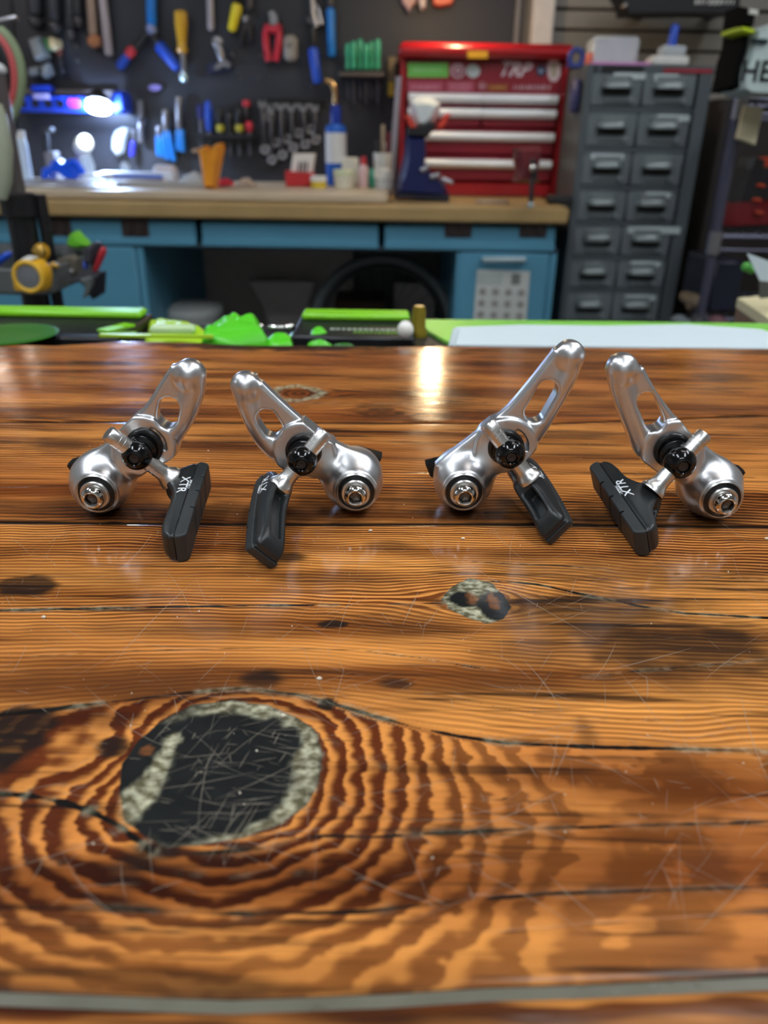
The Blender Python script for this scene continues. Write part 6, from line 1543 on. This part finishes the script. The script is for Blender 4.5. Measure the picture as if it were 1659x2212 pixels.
o = mound('pouch', [(318, 752), (320, 728), (326, 706), (347, 700), (400, 708), (430, 716), (452, 730), (458, 752)], .011, m_limey, 1, amp=.002); o.data.transform(Matrix.Translation(-_root[t])); o.parent = t
MB().box(atz(378, 708, zc0 + .012) + Vector((0, -.006, 0)), (.036, .012, .007), .002, Matrix.Rotation(.1, 3, 'Z')).build('pale_label', mat('pale_green_label', (200, 226, 170), .4), t)
m_mid = mat('mid_green', (40, 150, 20), .35)
for pts, h, mm_, sd, lb in (([(436, 754), (446, 736), (470, 722), (515, 718), (556, 724), (574, 738), (578, 754)], .020, m_leaf, 1, 'large arched lime green silicone piece, tallest on the counter'),
    ([(574, 754), (584, 736), (606, 730), (624, 734), (632, 754)], .010, m_leaf, 3, 'small folded green silicone piece right of the tall arched one'),
    ([(620, 748), (628, 732), (668, 730), (676, 748)], .009, m_mid, 6, 'flat deep green silicone piece between two bright ones'),
    ([(664, 754), (674, 736), (694, 730), (712, 738), (722, 754)], .012, m_leaf, 4, 'curled green silicone piece before the middle retail box'),
    ([(716, 754), (728, 738), (752, 736), (772, 754)], .008, m_leafdk, 5, 'dark green silicone piece right of the curled one')):
    tag(settle(mound('silicone_piece', pts, h, mm_, sd, zc0, .002)), lb, 'silicone piece', 'green silicone pieces')
for i, (x0, x1, y) in enumerate(((535, 562, 707), (580, 628, 707))):
    a, b = atz(x0, y, zc0 + .004), atz(x1, y, zc0 + .004); m = MB(); m.rod(a, b, .0026, .0030, 10, .001); m.ball(b, .0038, 12, 6)
    single(m, 'chrome_pin', m_chrome, ['short chrome pin lying left of its pair behind the green strips', 'longer chrome ended pin lying behind the green strips'][i], 'pin', 'chrome pins')
# brass post and a white bead added for a lamp's glint on wrapping
q = atz(905, 738, zc0); m = MB(); m.lathe((q.x, q.y + .02, zc0), (0, 0, 1), [(.008, 0), (.008, .005), (.006, .008), (.006, .022), (.0045, .026)], 16); single(m, 'brass_post', mat('olive_brass', (150, 130, 40), .3, .5), 'small upright brass post between the box and the papers', 'post')
q = atz(875, 735, zc0 + .010); m = MB(); m.ball((q.x, q.y, zc0 + .0108 + .0075), .0075, 18, 10, (.9, .9, 1)); single(m, 'glint_bead', mat('glossy_white', (248, 246, 236), .08, coat=1), 'glossy white bead standing in for a lamp glint at the right end of the middle box', 'bead')
# lime folder with white papers
fo = MB(); P = [atz(x, y, zc0) for x, y in ((975, 749), (925, 722), (906, 697), (990, 697), (1700, 706), (1720, 756))]
fo.prism([p + Vector((0, 0, .003)) for p in P], P); single(fo, 'lime_folder', mat('lime_folder', (140, 216, 84), .4), 'lime green folder lying under the white papers', 'folder')
for i in range(4):
    dz = .0032 + .0022 * i; sh = (8 * i, (2, -1, 3, 0)[i])
    P = [atz(x + sh[0] * .6, y + sh[1], zc0 + dz) for x, y in ((968, 750), (978, 712), (1120, 707), (1300, 709), (1480, 706), (1630, 716), (1665, 728), (1675, 758))]
    k = MB(); k.prism([p + Vector((0, 0, .002)) for p in P], P, .0006)
    single(k, 'paper_sheaf', mat('white_paper', (216, 230, 234), .6, var=.02), ['sheaf of white papers at the bottom of the pile', 'second sheaf of white papers from the bottom of the pile', 'third sheaf of white papers, just under the top', 'top sheaf of white papers on the lime folder'][i], 'papers', 'white papers on the folder')
# wooden counter corner and card at the right edge
zk = T - .045; Yk = 1.0
P = [atz(x, y, zk) for x, y in ((1592, 650), (1700, 640), (1800, 700), (1720, 738))]
wk = thing('wooden_counter', 'pale topped wooden counter corner at the right edge', 'counter', (P[0].x + .12, P[0].y - .05, 0))
MB().prism([p + Vector((0, 0, .004)) for p in P], [p - Vector((0, 0, .008)) for p in P]).build('top', mat('cream_top', (226, 214, 170), .5), wk, smooth=False)
cc = sum(P, Vector()) / 4
P2 = [p + (cc - p) * .02 for p in P]
MB().prism([p - Vector((0, 0, .0085)) for p in P2], [p - Vector((0, 0, .10)) for p in P2]).build('apron', mat('brown_ply', (128, 100, 76), .6, var=.2, scale=20), wk, smooth=False)
for p in P2:
    q = p + (cc - p) * .12; MB().box((q.x, q.y, (zk - .101) / 2), (.025, .025, zk - .101), .003).build('leg', mat('brown_ply', (128, 100, 76), .6, var=.2, scale=20), wk)
Yq = .93
t = thing('price_card', 'white folded card standing on the wooden counter at the right edge', 'card', at(1650, 605, Yq))
F = [at(x, y, Yq) for x, y in ((1612, 546), (1700, 578), (1700, 612), (1640, 606))]
MB().prism([p - Vector((0, .002, 0)) for p in F], F).build('sheet', mat('white_paper', (216, 230, 234), .6, var=.02), t, smooth=False)
m = MB(); m.prism([at(x, y, Yq + .03) for x, y in ((1640, 560), (1690, 575), (1700, 640), (1640, 645))], [at(x, y, Yq + .034) for x, y in ((1640, 560), (1690, 575), (1700, 640), (1640, 645))]); m.build('back_leaf', mat('grey_card', (90, 92, 88), .6), t)
m = MB(); m.pball(1612, 577, Yq + .02, 11); m.pball(1622, 582, Yq + .03, 10); m.build('green_knob', mat('green_knob', (84, 170, 70), .5), t)
